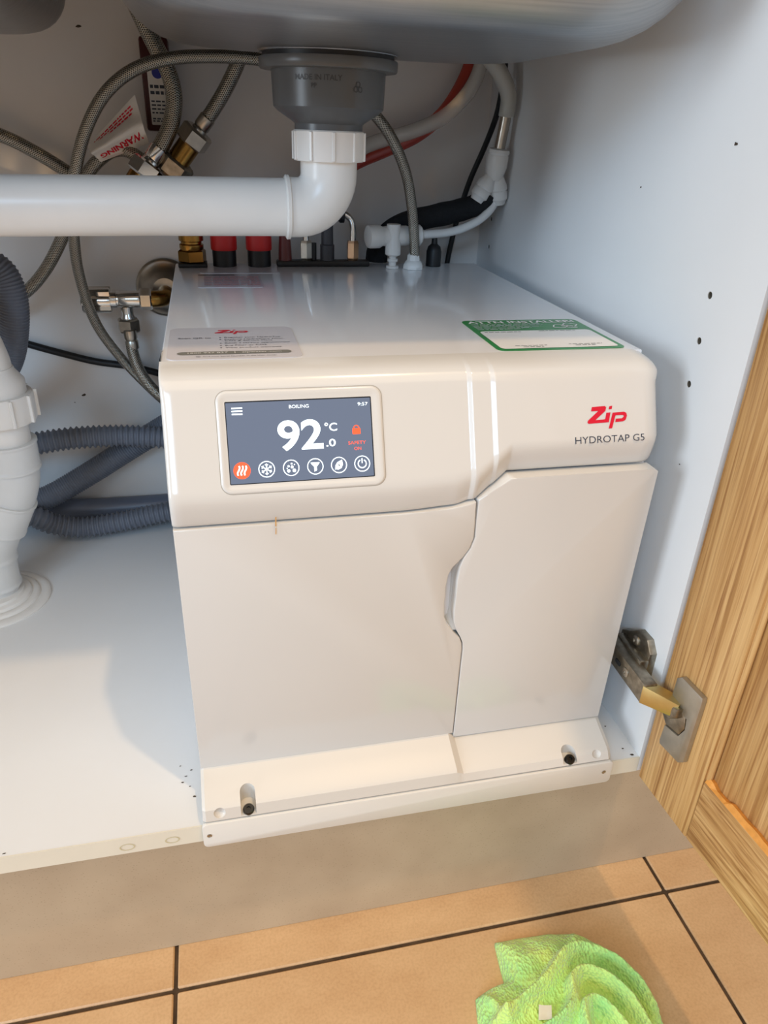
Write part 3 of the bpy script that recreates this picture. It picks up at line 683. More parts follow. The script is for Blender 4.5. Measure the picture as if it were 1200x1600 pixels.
for i, nm in enumerate(('cold_icon', 'bubble_icon', 'filter_icon', 'eco_icon', 'power_icon')):
    x = cxs[i + 1]; sh = ring(x, cyi, 5.0, .55, 40)
    if nm == 'cold_icon':
        for k in range(6):
            a = math.radians(60 * k + 30); c_, s_ = math.cos(a), math.sin(a)
            sh += stroke([(x, cyi), (x + 3.7 * c_, cyi + 3.7 * s_)], .6)
            for b in (-1, 1):
                a2 = a + b * .85; sh += stroke([(x + 2.2 * c_, cyi + 2.2 * s_), (x + 2.2 * c_ + 1.3 * math.cos(a2), cyi + 2.2 * s_ + 1.3 * math.sin(a2))], .5)
    elif nm == 'bubble_icon':
        sh += [circ(x - 1.7, cyi - 1.9, 1.05, 14), circ(x + 1.9, cyi - 1.8, 1.15, 14), circ(x + .6, cyi + .5, .95, 14), circ(x - 1.6, cyi + 1.1, .7, 12), circ(x + .4, cyi + 2.6, .65, 12), circ(x + 2.2, cyi + 2.0, .4, 10), circ(x - 2.6, cyi - .2, .4, 10)]
    elif nm == 'filter_icon':
        sh += [[(x - 2.9, cyi + 2.6), (x + 2.9, cyi + 2.6), (x + 2.6, cyi + 1.7), (x + .9, cyi - .2), (x + .9, cyi - 2.6), (x - .8, cyi - 3.3), (x - .8, cyi - .2), (x - 2.6, cyi + 1.7)]]
    elif nm == 'eco_icon':
        sh += [[(x - 2.7, cyi - 3.0), (x - 2.4, cyi - .2), (x - 1.0, cyi + 1.9), (x + 2.2, cyi + 3.4), (x + 2.6, cyi + .2), (x + 1.6, cyi - 2.0), (x - .6, cyi - 3.0), (x - 2.0, cyi - 2.6)]]
    else:
        sh += ring(x, cyi, 2.7, .7, 24, 118, 422) + stroke([(x, cyi + 3.5), (x, cyi + .4)], .75)
    ob = flat(nm, sh, SX, 'lit_white', dsp, lift=L1)
    if nm == 'eco_icon':
        flat('bolt', [[(x + .9, cyi + 1.6), (x - .9, cyi - .4), (x + .1, cyi - .4), (x - .9, cyi - 2.0), (x + 1.0, cyi + .1), (x, cyi + .1)]], SX, 'screen_edge', ob, lift=L1 + .06)
# printed logo and model name on the fascia
LX = Matrix(((1, 0, 0, 0), (0, sd.y, sn.y, .0225 - .0036), (0, sd.z, sn.z, .270), (0, 0, 0, 1)))
LOGO = [[(0.2879, 0.04627), (0.2978, 0.04659), (0.2988, 0.0456), (0.2981, 0.04323), (0.2903, 0.03713), (0.2965, 0.03732), (0.2961, 0.03507), (0.2851, 0.03481), (0.2842, 0.03561), (0.2846, 0.03691), (0.2927, 0.04341), (0.2872, 0.04332)], [(0.2988, 0.04193), (0.302, 0.04202), (0.3005, 0.03526), (0.2961, 0.03507), (0.2965, 0.03732), (0.2978, 0.03745)], [(0.3012, 0.04627), (0.3035, 0.04659), (0.303, 0.0443), (0.3006, 0.04421)], [(0.3036, 0.04179), (0.3125, 0.04202), (0.3142, 0.04116), (0.3146, 0.0392), (0.3135, 0.03637), (0.3115, 0.03539), (0.3054, 0.03507), (0.306, 0.03745), (0.3107, 0.03754), (0.312, 0.03853), (0.3121, 0.03942), (0.3113, 0.03983), (0.3058, 0.03983), (0.3029, 0.03091), (0.3003, 0.03082)]]
flat('logo', LOGO, LX, 'ink_red', un_, lift=.0003)
text('lettering', 'HYDROTAP G5', LX, 0.2747, 0.0212, .0052, 'ink_navy', un_, width=.0532, lift=.0003, bold=-.008)
# two thin amber streaks at the seam of fascia and left cover
flat('amber_mark', [[(0, 0), (.0009, 0), (.0011, .007), (.0003, .007)], [(.0, -.006), (.0006, -.006), (.0007, -.001), (.0002, -.001)]], Matrix(((1, 0, 0, .0655), (0, 0, -1, .0221), (0, 1, 0, .2455), (0, 0, 0, 1))), 'amber', un_, lift=.0004)

# stickers on the top of the casing
ST1 = Matrix.Translation((0, 0, H))
s1 = prism('sticker', rrect(.0040, .0787, .0930, .1630, .007, 5), ST1 @ Matrix.Translation((0, 0, .0004)), .0003, 'sticker', un_); s1['label'] = 'pale grey sticker with service details'
lg0 = [p for q in LOGO for p in q]; lx0 = min(p[0] for p in lg0); lx1 = max(p[0] for p in lg0); ly0 = min(p[1] for p in lg0); ly1 = max(p[1] for p in lg0)
flat('logo', [[(.0358 + (x - lx0) / (lx1 - lx0) * .0245, .1425 + (y - ly0) / (ly1 - ly0) * .0125) for x, y in p] for p in LOGO], ST1, 'ink_red', s1, lift=.0006)
def t1(s, x, y, h, mat='ink_dark', **kw): return text('lettering', s, ST1, x, y, h, mat, s1, lift=.0006, **kw)
t1('Scan QR to', .0104, .1312, .0030, width=.0226, bold=.012)
for s, y, wd in (('Register your HydroTap', .1318, .0400), ('Explore HydroCare Filter,', .1265, .0425), ('CO2 & Service Plans', .1225, .0335), ('Book a service appointment', .1165, .0455), ('Buy Filter or CO2', .1105, .0285), ('View product warranty', .1045, .0385)):
    t1(s, .0425, y, .0026, width=wd)
flat('bullets', [circ(.0396, y + .0012, .0007, 10) for y in (.1318, .1265, .1165, .1105, .1045)], ST1, 'ink_dark', s1, lift=.0006)
br_ = flat('contact_bar', [rrect(.0106, .0895, .0864, .0968, .0036, 5)], ST1, 'ink_grey', s1, lift=.0006)
text('lettering', '1800 947 827   |   zipwater.com', ST1, .0485, .0918, .0029, 'sticker_white', br_, width=.062, align='CENTER', bold=.008, lift=.0008)
t1('Find your Serial Number in the User Guide', .0275, .0838, .0020, width=.0480); flat('info_mark', ring(.0242, .0848, .0013, .0003, 16) + stroke([(.0242, .0842), (.0242, .0852)], .0004), ST1, 'ink_dark', s1, lift=.0006)
s2 = prism('sticker', rrect(.2325, .0800, .3330, .1705, .006, 5), ST1 @ Matrix.Translation((0, 0, .0004)), .0003, 'sticker_green', un_); s2['label'] = 'green and white installer notice sticker'
flat('white_field', [rrect(.2362, .0842, .3292, .1345, .004, 5)], ST1, 'sticker_white', s2, lift=.0006)
text('lettering', 'ATTN INSTALLER!', ST1, .2360, .1595, .0072, 'sticker_white', s2, width=.0930, bold=.026, lift=.0006)
sw = []
for j, (y, x1) in enumerate(((.1555, .296), (.1515, .297), (.1475, .294), (.1435, .284), (.1395, .275))):
    x = .2370
    while x < x1:
        wl = random.uniform(.0025, .007); sw.append([(x, y), (min(x + wl, x1), y), (min(x + wl, x1), y + .0012), (x, y + .0012)]); x += wl + .0012
flat('small_print', sw, ST1, M['sticker'], s2, lift=.0006)['kind'] = 'stuff'
lf = []
def leaf(cx, cy, L, wd, ang):
    up = [(-L / 2 + L * k / 10, wd * math.sin(math.pi * k / 10)) for k in range(11)]; dn = [(x, -y * .7) for x, y in reversed(up)]
    pts = up + dn[1:-1] + [up[0]]; c_, s_ = math.cos(ang), math.sin(ang); return stroke([(cx + x * c_ - y * s_, cy + x * s_ + y * c_) for x, y in pts], .0011)
lf = leaf(.3100, .1455, .015, .0060, .35) + leaf(.3200, .1495, .014, .0062, .2) + leaf(.3170, .1445, .013, .0045, -.5)
flat('leaf_mark', lf, ST1, 'sticker_white', s2, lift=.0006)
sw = []
for x0, x1, y in ((.2395, .2700, .1300), (.2850, .3160, .1315), (.2490, .2740, .0905), (.2540, .2700, .0868), (.2920, .3190, .0920), (.2960, .3120, .0885)):
    x = x0
    while x < x1:
        wl = random.uniform(.002, .005); sw.append([(x, y), (min(x + wl, x1), y), (min(x + wl, x1), y + .0011), (x, y + .0011)]); x += wl + .001
flat('small_print', sw, ST1, 'ink_grey', s2, lift=.0008)['kind'] = 'stuff'
s3 = prism('sticker', rrect(.026, .392, .107, .4525, .005, 4), ST1 @ Matrix.Translation((0, 0, .0004)), .0003, 'sticker', un_); s3['label'] = 'grey warning sticker beneath the red caps'
s4 = prism('sticker', rrect(.024, .318, .085, .388, .003, 3), ST1 @ Matrix.Translation((0, 0, .0003)), .0002, 'sticker', un_); s4['label'] = 'faded red-print warning sticker'
sw = []
for y in (.379, ):
    sw.append([(.020 + .004, y), (.060, y), (.060, y + .004), (.024, y + .004)])
flat('heading', sw, ST1, 'ink_dark', s4, lift=.0005)
sw = []
for i in range(6):
    y = .368 - i * .008; x = .030
    while x < .082:
        wl = random.uniform(.004, .010); sw.append([(x, y), (min(x + wl, .083), y), (min(x + wl, .083), y + .0045), (x, y + .0045)]); x += wl + .0012
flat('small_print', sw, ST1, 'ink_faded_red', s4, lift=.0005)['kind'] = 'stuff'

# connectors on the back of the casing top
TZ = H + .0002; PY = .438
def on_top(name, x, y, prof, mat, seg=28, axis=(0, 0, 1), z=None, flat_=False): return lathe(name, (x, y, TZ if z is None else z), axis, prof, mat, un_, seg=seg, flat=flat_)
box('brass_port_base', (.004, .4250, TZ), (.034, .4510, TZ + .0040), 'black_rubber', un_, bev=.001)
for x in (.0525, .0895):
    on_top('port_sleeve', x, PY, [(.0125, 0), (.0125, .017), (.0118, .0185)], 'black_rubber')
    c_ = on_top('red_cap', x, PY, [(.0118, .0165), (.0136, .017), (.0138, .0185), (.0138, .046), (.0125, .048), (0, .048)], 'red_cap')
    c_['label'] = 'red plastic port cap'
on_top('tube_port', .1175, PY, [(.0058, 0), (.0075, .001), (.0070, .016), (.0062, .028), (.0055, .044), (.0055, .075), (0, .075)], 'dark_red')
box('port_strip', (.1080, .4300, TZ), (.2105, .4440, TZ + .0062), 'black_rubber', un_, bev=.0015)
for x, mt in ((.1405, 'nickel'), (.1925, 'copper')):
    n_ = hexnut('compression_nut', (x, PY, TZ + .006), (0, 0, 1), .0068, .0205, mt, un_, twist=.52)
tube('bent_tube', [(.1405, PY, TZ + .026), (.1405, PY, TZ + .045), (.1430, PY, TZ + .056), (.1520, PY, TZ + .062), (.1620, PY, TZ + .062)], .0035, 'chrome', un_)
tube('bent_tube', [(.1925, PY, TZ + .026), (.1925, PY, TZ + .038), (.1900, PY, TZ + .048), (.1830, PY, TZ + .0535), (.1760, PY, TZ + .0545)], .0035, 'chrome', un_)
on_top('rubber_sleeve', .1490, PY, [(.003, .006), (.003, .024), (0, .024)], 'black_rubber', seg=16)
on_top('port_socket', .1640, PY, [(.0078, .006), (.0078, .022), (.0066, .023), (.0064, .036), (.0064, .060)], 'ink_dark')
on_top('coupling', .1580, PY, [(.0085, 0), (.0098, .002), (.0098, .010), (.0080, .012), (.0080, .018), (.0098, .020), (.0098, .024), (.005, .025)], 'black_rubber', axis=(1, 0, 0), z=TZ + .0545)
# right group
fo = on_top('hose_connector', .2575, .4175, [(.0115, 0), (.0115, .004), (.0095, .0075), (.0075, .009), (.0070, .0145), (.0055, .0155), (.0050, .018)], 'white_fit', seg=8)
on_top('cable_gland', .2860, .4360, [(.0085, 0), (.0085, .016), (.0070, .021), (.0035, .024), (.003, .030), (0, .030)], 'black_rubber')
on_top('inlet_spigot', .2345, .4215, [(.0070, 0), (.0070, .0025), (.0042, .003), (.0042, .007), (.0058, .0075), (.0058, .010), (.0040, .0105), (.0040, .0125), (.0056, .013), (.0056, .0155), (.004, .016)], 'white_fit')

# ---------------------------------------------------------------- fittings, tubes and hoses behind
P_H1 = [(0.2587, 0.417, 0.3525), (0.2561, 0.415, 0.3755), (0.2507, 0.412, 0.408), (0.2418, 0.408, 0.439), (0.226, 0.404, 0.4682), (0.2077, 0.402, 0.4892), (0.1798, 0.402, 0.511), (0.1396, 0.402, 0.5261), (0.0979, 0.402, 0.5318), (0.0513, 0.402, 0.532), (0.0125, 0.402, 0.528), (-0.0205, 0.402, 0.517), (-0.0482, 0.402, 0.4952), (-0.0701, 0.405, 0.4617), (-0.0845, 0.41, 0.423), (-0.0949, 0.43, 0.3773), (-0.0999, 0.455, 0.3293), (-0.0934, 0.476, 0.2733), (-0.0727, 0.489, 0.2286), (-0.0446, 0.492, 0.1898), (-0.0216, 0.482, 0.1687), (0.002, 0.456, 0.1574)]
P_H2 = [(0.0863, 0.44, 0.5509), (0.0768, 0.445, 0.5297), (0.0639, 0.45, 0.5076), (0.0509, 0.455, 0.4893), (0.0433, 0.457, 0.48)]
P_H3 = [(-0.0283, 0.47, 0.6119), (-0.0216, 0.47, 0.593), (-0.0146, 0.47, 0.5746), (-0.0072, 0.47, 0.5576), (0.0011, 0.468, 0.5401), (0.0097, 0.465, 0.5222), (0.0138, 0.462, 0.5003), (0.0092, 0.46, 0.4776), (-0.0008, 0.458, 0.4589), (-0.0072, 0.457, 0.4506)]
P_H4 = [(-0.2028, 0.505, 0.4701), (-0.1634, 0.505, 0.4593), (-0.1355, 0.506, 0.446), (-0.1091, 0.508, 0.4296), (-0.0841, 0.508, 0.4121), (-0.0516, 0.5, 0.4031), (-0.0209, 0.485, 0.4023)]
P_H5 = [(-0.024, 0.47, 0.4414), (-0.0374, 0.475, 0.4492), (-0.0516, 0.48, 0.4492), (-0.0654, 0.482, 0.4416), (-0.0804, 0.485, 0.4273), (-0.0959, 0.488, 0.4021), (-0.1145, 0.49, 0.3666), (-0.1391, 0.492, 0.3298), (-0.1666, 0.495, 0.3034), (-0.2009, 0.495, 0.2884), (-0.2411, 0.495, 0.282)]
P_H6 = [(-0.0593, 0.485, 0.2476), (-0.0583, 0.482, 0.2363), (-0.0535, 0.476, 0.2188), (-0.0443, 0.472, 0.2018), (-0.0326, 0.47, 0.1878), (-0.0173, 0.464, 0.1764), (-0.0044, 0.455, 0.1702)]
P_COARSE = [(0.0773, 0.474, 0.1121), (0.0146, 0.473, 0.1248), (-0.0346, 0.472, 0.1331), (-0.0825, 0.471, 0.1386), (-0.1329, 0.468, 0.14), (-0.1741, 0.465, 0.137), (-0.2177, 0.462, 0.131), (-0.2592, 0.45, 0.1137), (-0.2791, 0.44, 0.0872), (-0.2629, 0.445, 0.0582), (-0.2231, 0.452, 0.0556), (-0.1936, 0.456, 0.0441), (-0.1748, 0.461, 0.0299), (-0.143, 0.465, 0.0204), (-0.0968, 0.468, 0.0231), (-0.0491, 0.471, 0.0297), (0.0158, 0.472, 0.0352), (0.0737, 0.472, 0.0354)]
P_FINE = [(0.042, 0.456, 0.1919), (0.0303, 0.478, 0.1793), (0.0016, 0.498, 0.1569), (-0.0275, 0.505, 0.1386), (-0.0817, 0.505, 0.1067), (-0.1399, 0.501, 0.073), (-0.185, 0.488, 0.0538), (-0.2227, 0.48, 0.05), (-0.263, 0.478, 0.0629), (-0.2801, 0.478, 0.0983), (-0.2551, 0.465, 0.151), (-0.2148, 0.45, 0.2004), (-0.1825, 0.435, 0.2436), (-0.168, 0.425, 0.2801), (-0.1619, 0.42, 0.3137), (-0.1673, 0.42, 0.3388), (-0.1868, 0.42, 0.3492), (-0.2199, 0.42, 0.342)]
P_SMOOTH = [(0.0934, 0.513, 0.0231), (0.0154, 0.513, 0.0222), (-0.0477, 0.513, 0.0212), (-0.1092, 0.514, 0.0208), (-0.1648, 0.514, 0.0224), (-0.2189, 0.514, 0.0249), (-0.2786, 0.514, 0.0297)]
P_CABLE1 = [(-0.2452, 0.522, 0.2651), (-0.1852, 0.523, 0.2413), (-0.1417, 0.523, 0.2264), (-0.1069, 0.523, 0.216), (-0.0705, 0.522, 0.2096), (-0.0356, 0.518, 0.2007), (-0.0067, 0.5, 0.1939), (0.013, 0.455, 0.2005)]
P_CABLE2 = [(0.3553, 0.452, 0.5776), (0.357, 0.455, 0.5496), (0.358, 0.458, 0.5264), (0.3604, 0.475, 0.4964), (0.3567, 0.495, 0.4638), (0.3479, 0.51, 0.4289), (0.3403, 0.519, 0.3923), (0.3341, 0.522, 0.3585), (0.3298, 0.522, 0.3277), (0.3294, 0.522, 0.3001)]
P_RED = [(0.3435, 0.503, 0.5817), (0.3382, 0.503, 0.5608), (0.3328, 0.503, 0.5394), (0.322, 0.503, 0.5173), (0.3049, 0.503, 0.4945), (0.2761, 0.503, 0.4729), (0.2386, 0.5, 0.4569), (0.2083, 0.495, 0.4452), (0.1771, 0.482, 0.4302), (0.146, 0.464, 0.4159), (0.1262, 0.446, 0.3998), (0.1197, 0.439, 0.3877)]
P_CLEAR = [(0.346, 0.485, 0.5802), (0.3427, 0.485, 0.5567), (0.337, 0.485, 0.5326), (0.3227, 0.485, 0.5106), (0.2998, 0.485, 0.4911), (0.2679, 0.487, 0.4774), (0.2349, 0.485, 0.4681), (0.2084, 0.478, 0.4586), (0.1884, 0.465, 0.4441), (0.1731, 0.448, 0.4227), (0.1656, 0.44, 0.401), (0.1638, 0.438, 0.3883)]
P_CLEAR2 = [(0.3187, 0.435, 0.563), (0.3321, 0.435, 0.5471), (0.3439, 0.435, 0.5353), (0.3533, 0.435, 0.5224), (0.3579, 0.436, 0.5109), (0.3577, 0.438, 0.4948)]
P_STEM = [(0.3579, 0.437, 0.508), (0.3572, 0.439, 0.49), (0.3561, 0.441, 0.4746), (0.3551, 0.443, 0.4582)]
P_WHITE = [(0.3602, 0.448, 0.4164), (0.3544, 0.447, 0.403), (0.341, 0.445, 0.3908), (0.3216, 0.442, 0.3821), (0.3017, 0.438, 0.3776), (0.2779, 0.433, 0.376), (0.2665, 0.432, 0.3754)]
P_FOAM = [(0.3498, 0.452, 0.4193), (0.3417, 0.456, 0.4067), (0.3228, 0.462, 0.3991), (0.297, 0.464, 0.393), (0.2706, 0.464, 0.3873), (0.2496, 0.463, 0.3803), (0.2335, 0.463, 0.3678), (0.2264, 0.463, 0.3538), (0.2253, 0.463, 0.3425)]
P_TEE = [(0.2047, 0.4215, 0.3743), (0.2764, 0.433, 0.3753)]
P_AV = [(-0.0166, 0.492, 0.2961)]
P_TAG = [(-0.0244, 0.475, 0.5002), (-0.0152, 0.468, 0.4571), (-0.0643, 0.468, 0.4387), (-0.0767, 0.475, 0.4527)]
tag(tube('braided_hose', P_H1, .0056, 'braid'), 'long braided steel hose arching from the unit over behind the drain pipe', 'hose', 'braided steel hoses')
h2 = thing('braided_hose', P_H2[0], 'short braided steel hose dropping into the brass valve nut under the sink', 'hose', 'braided steel hoses')
tube('braid', P_H2, .0070, 'braid', h2)
d_ = (Vector(P_H2[-1]) - Vector(P_H2[-2])).normalized(); e_ = Vector(P_H2[-1])
lathe('ferrule', e_ - d_ * .004, d_, [(.0068, 0), (.0080, .001), (.0080, .012), (.0070, .0135), (.0078, .015), (.0078, .018), (.006, .019)], 'nickel', h2)
h3 = thing('braided_hose', P_H3[0], 'thick braided steel hose with coloured flecks in front of the maroon box', 'hose', 'braided steel hoses')
tube('braid', P_H3, .0082, 'braid', h3)
d3 = (Vector(P_H3[-1]) - Vector(P_H3[-2])).normalized(); e3 = Vector(P_H3[-1])
lathe('ferrule', e3 - d3 * .004, d3, [(.0080, 0), (.0092, .001), (.0092, .013), (.0082, .0145), (.0090, .016), (.0090, .020), (.007, .021)], 'chrome', h3)
tag(tube('braided_hose', P_H4, .0068, 'braid'), 'braided steel hose entering from the left edge above the drain pipe', 'hose', 'braided steel hoses')
tag(tube('braided_hose', P_H5, .0066, 'braid'), 'braided steel hose passing under the white warning tag', 'hose', 'braided steel hoses')
h6 = thing('braided_hose', P_H6[0], 'braided steel hose hanging from the chrome angle valve', 'hose', 'braided steel hoses')
tube('braid', P_H6, .0065, 'braid', h6)
lathe('ferrule', Vector(P_H6[0]) + Vector((0, 0, .016)), (0.05, 0, -1), [(.0060, 0), (.0074, .001), (.0074, .010), (.0062, .012), (.0074, .014), (.0074, .022), (.006, .023)], 'nickel', h6)
tag(rib_tube('drain_hose', P_COARSE, .0137, .0026, .0062, 'hose_grey'), 'coarse-ribbed grey drain hose looping twice beside the unit', 'hose')
tag(rib_tube('drain_hose', P_FINE, .0150, .0011, .0030, 'hose_grey'), 'fine-ribbed grey drain hose crossing diagonally behind the coarse one', 'hose')
tag(tube('drain_hose', P_SMOOTH, .0140, 'hose_smooth', seg=24), 'smooth grey hose lying on the shelf against the back panel', 'hose')
tag(tube('power_cable', P_CABLE1, .0042, 'black_rubber'), 'black cable sagging across the back panel at left', 'cable')
tag(tube('power_cable', P_CABLE2, .0032, 'black_rubber'), 'thin black cable hanging down the back corner at right', 'cable')
tag(tube('red_tube', P_RED, .0078, 'red_tube', seg=20), 'translucent red tube curving up behind the sink', 'tube')
def hollow(name, pts, r, wall, mat, parent=None, seg=20, step=.005):
    path = resample(crom(pts, 12), step); v1, f1, u1 = tube_geo(path, r, seg, False); v2, f2, u2 = tube_geo(path, r - wall, seg, False); b = len(v1)
    ff = f1 + [tuple(reversed([i + b for i in q])) for q in f2]; n = len(path) - 1
    for e in (0, n * (seg + 1)):
        for k in range(seg): ff.append((e + k, e + k + 1, b + e + k + 1, b + e + k))
    return put(name, v1 + v2, ff, mat, parent, smooth=True)
tag(hollow('clear_tube', P_CLEAR, .0078, .0016, 'clear_tube'), 'clear plastic tube running alongside the red tube', 'tube')
ct = thing('clear_tube', P_CLEAR2[0], 'cloudy clear tube with a steel stem entering the white splitter', 'tube')
hollow('sleeve', P_CLEAR2, .0085, .0016, 'clear_cloudy', ct)
tube('stem', P_STEM, .0058, 'nickel', ct)
# white Y splitter
ys = Vector(P_STEM[-1]); yd_ = (Vector(P_STEM[-1]) - Vector(P_STEM[0])).normalized()
yf = thing('tube_splitter', ys, 'white push-fit Y splitter hanging at the right panel', 'pipe fitting')
lathe('collar', ys - yd_ * .006, yd_, [(.0075, 0), (.0110, .001), (.0118, .004), (.0108, .006), (.0116, .008), (.0118, .018), (.0100, .026), (.0080, .032)], 'white_fit', yf)
for s in (-1, 1):
    b0 = ys + yd_ * .022 + Vector((s * .004, 0, 0)); ax2 = (yd_ + Vector((s * .22 - (.25 if s < 0 else .0), 0, 0))).normalized()
    lathe('outlet', b0, ax2, [(.0060, 0), (.0075, .004), (.0100, .010), (.0104, .014), (.0092, .0155), (.0104, .017), (.0104, .024), (.0085, .026), (.0075, .030), (.005, .030)], 'white_fit', yf)
tag(tube('white_tube', P_WHITE, .0046, 'white_fit'), 'thin white tube sweeping from the splitter to the tee', 'tube')
tag(tube('foam_sleeve', P_FOAM, lambda i, d: .0125 + .001 * noise.noise(Vector((d * 60, 0, 0))), 'black_foam', seg=18), 'black foam-insulated tube resting behind the white tee', 'tube')
te = thing('tee_fitting', (P_TEE[0][0], P_TEE[0][1], P_TEE[0][2]), 'translucent white plastic tee fitting on top of the unit', 'pipe fitting')
lathe('barrel', P_TEE[0], Vector(P_TEE[1]) - Vector(P_TEE[0]), [(.0085, 0), (.0115, .0015), (.0122, .004), (.0122, .014), (.0105, .017), (.0100, .019), (.0105, .022), (.0105, .046), (.0098, .048), (.0098, .052), (.0112, .053), (.0112, .062), (.0095, .064), (.0060, .066)], 'white_fit', te)
lathe('branch', (.2345, .4215, H + .0140), (0, 0, 1), [(.0075, 0), (.0085, .001), (.0085, .012), (.0075, .014), (.0075, .032)], 'white_fit', te)
# brass stub at left back of the unit, with the braided riser
bf = thing('brass_fitting', (.019, PY, H), 'brass union on the back left corner of the unit top', 'pipe fitting')
hexnut('nut', (.019, PY, TZ + .0040), (0, 0, 1), .0150, .0130, 'brass', bf)
lathe('barrel', (.019, PY, TZ + .0165), (0, 0, 1), [(.0118, 0), (.0125, .002), (.0125, .0055), (.0108, .0065), (.0108, .0085), (.0128, .0095), (.0128, .0150), (.0095, .0165)], 'brass', bf)
lathe('steel_sleeve', (.019, PY, TZ + .032), (0, 0, 1), [(.0095, 0), (.0125, .001), (.0125, .012), (.0085, .014), (.0085, .034), (.007, .035)], 'nickel', bf)
# valve block at upper left
vb = thing('isolation_valve', (-.004, .47, .40), 'brass and chrome valve block half hidden behind the drain pipe', 'valve')
e2_ = Vector(P_H2[-1]); ax2 = d_
hexnut('nut', e2_ + d_ * .012, d_, .0165, .017, 'nickel', vb, twist=.1)
lathe('barrel', e2_ + d_ * .028, d_, [(.0110, 0), (.0115, .001), (.0115, .020), (.0130, .022), (.0130, .034), (.0105, .036)], 'brass', vb)
hexnut('body_nut', e2_ + d_ * .048, d_, .0190, .018, 'hinge_steel', vb)
hexnut('nut', e3 + d3 * .014, d3, .0165, .016, 'chrome', vb, twist=.4)
lathe('barrel', e3 + d3 * .029, d3, [(.0125, 0), (.0125, .028), (.010, .030)], 'brass', vb)
bc = Vector((-.012, .478, .405))
box('body', bc - Vector((.034, .016, .018)), bc + Vector((.036, .016, .018)), 'brass', vb, bev=.006)
lathe('wall_stub', bc, (0, 1, 0), [(.012, 0), (.012, .049), (.024, .0495), (.024, .052)], 'nickel', vb)
# maroon box with label on the back panel
mb = thing('chemical_tube', (-.002, .515, .468), 'narrow maroon box with a white printed label on the back panel', 'box')
box('body', (-.0175, .5000, .468), (.0110, .5290, .553), 'maroon', mb, bev=.003)
MX = Matrix(((1, 0, 0, 0), (0, 0, -1, .4997), (0, 1, 0, 0), (0, 0, 0, 1)))
lb = flat('label', [rrect(-.0120, .4740, .0085, .5330, .001, 2)], MX, 'paper', mb)
flat('blue_mark', [circ(-.0020, .5215, .0055, 20)], MX, 'ink_blue', lb, lift=.0003)
sw = []
for i, y in enumerate((.5075, .5020, .4950, .4915, .4880, .4845, .4790, .4768)):
    x = -.0105
    while x < .006:
        wl = random.uniform(.002, .005); hh = .0030 if i < 2 else .0014; sw.append([(x, y), (x + wl, y), (x + wl, y + hh), (x, y + hh)]); x += wl + .0012
flat('small_print', sw, MX, 'ink_navy', lb, lift=.0003)['kind'] = 'stuff'
# angle valve
av = thing('angle_valve', (P_AV[0][0], .53, P_AV[0][2]), 'chrome angle stop valve with a domed wall rosette left of the unit', 'valve')
vz = P_AV[0][2]; vx = P_AV[0][0]; vy = P_AV[0][1]
lathe('rosette', (vx, .5295, vz + .006), (0, -1, 0), [(.0335, 0), (.0338, .002), (.0325, .004), (.0300, .0048), (.0235, .008), (.0170, .016), (.0140, .020), (.0125, .020)], 'nickel', av, seg=48)
tube('inlet', [(vx, .528, vz + .004), (vx, .505, vz + .002), (vx - .002, vy + .004, vz), (vx - .012, vy, vz), (vx - .020, vy, vz)], .0095, 'brass', av, seg=20)
hexnut('nut', (vx - .0145, vy, vz), (-1, 0, 0), .0125, .0135, 'chrome', av, twist=.52)
lathe('body', (vx - .027, vy, vz), (-1, 0, 0), [(.0095, 0), (.0095, .022), (.0088, .023), (.0088, .026), (.0098, .0265), (.0098, .034)], 'chrome', av)
hp = []
for k in range(48):
    a = 2 * math.pi * k / 48; r_ = .0148 - .0035 * (0.5 - 0.5 * math.cos(6 * a)) ** 3; hp.append((r_ * math.cos(a), r_ * math.sin(a)))
prism('handle', hp, frame((vx - .0905, vy, vz), (-1, 0, 0)), .031, 'chrome', av, bev=.002)
lathe('outlet', (vx - .0435, vy, vz - .008), (0, 0, -1), [(.0068, 0), (.0068, .010), (.0080, .012), (.0080, .016)], 'chrome', av)
hexnut('outlet_nut', (vx - .0435, vy, vz - .0215), (0, 0, -1), .0128, .0155, 'nickel', av, twist=.3)
# warning tag wrapped on the hose
tg_v, tg_f = [], []
c0, c1, c2, c3 = [Vector(q) for q in P_TAG]     # corner order: top, right-bottom, bottom, left
NU, NV = 16, 14
for i in range(NU + 1):
    for j in range(NV + 1):
        a, b = i / NU, j / NV; q = (c0 * (1 - a) + c3 * a) * (1 - b) + (c1 * (1 - a) + c2 * a) * b
        q += Vector((0, -1, 0)) * (.012 * math.sin(math.pi * b) * (1 if b < .6 else .8) + .0025 * noise.noise(Vector((a * 5, b * 5, 2.2))) + .004 * math.cos(b * 9 + a * 3)); tg_v.append(q)
for i in range(NU):
    for j in range(NV): k = i * (NV + 1) + j; tg_f.append((k, k + 1, k + NV + 2, k + NV + 1))
tgo = thing('warning_tag', c2, 'crumpled white paper tag with red warning print wrapped on a hose', 'tag')
pt = put('paper', tg_v, tg_f, 'paper', tgo, smooth=True)
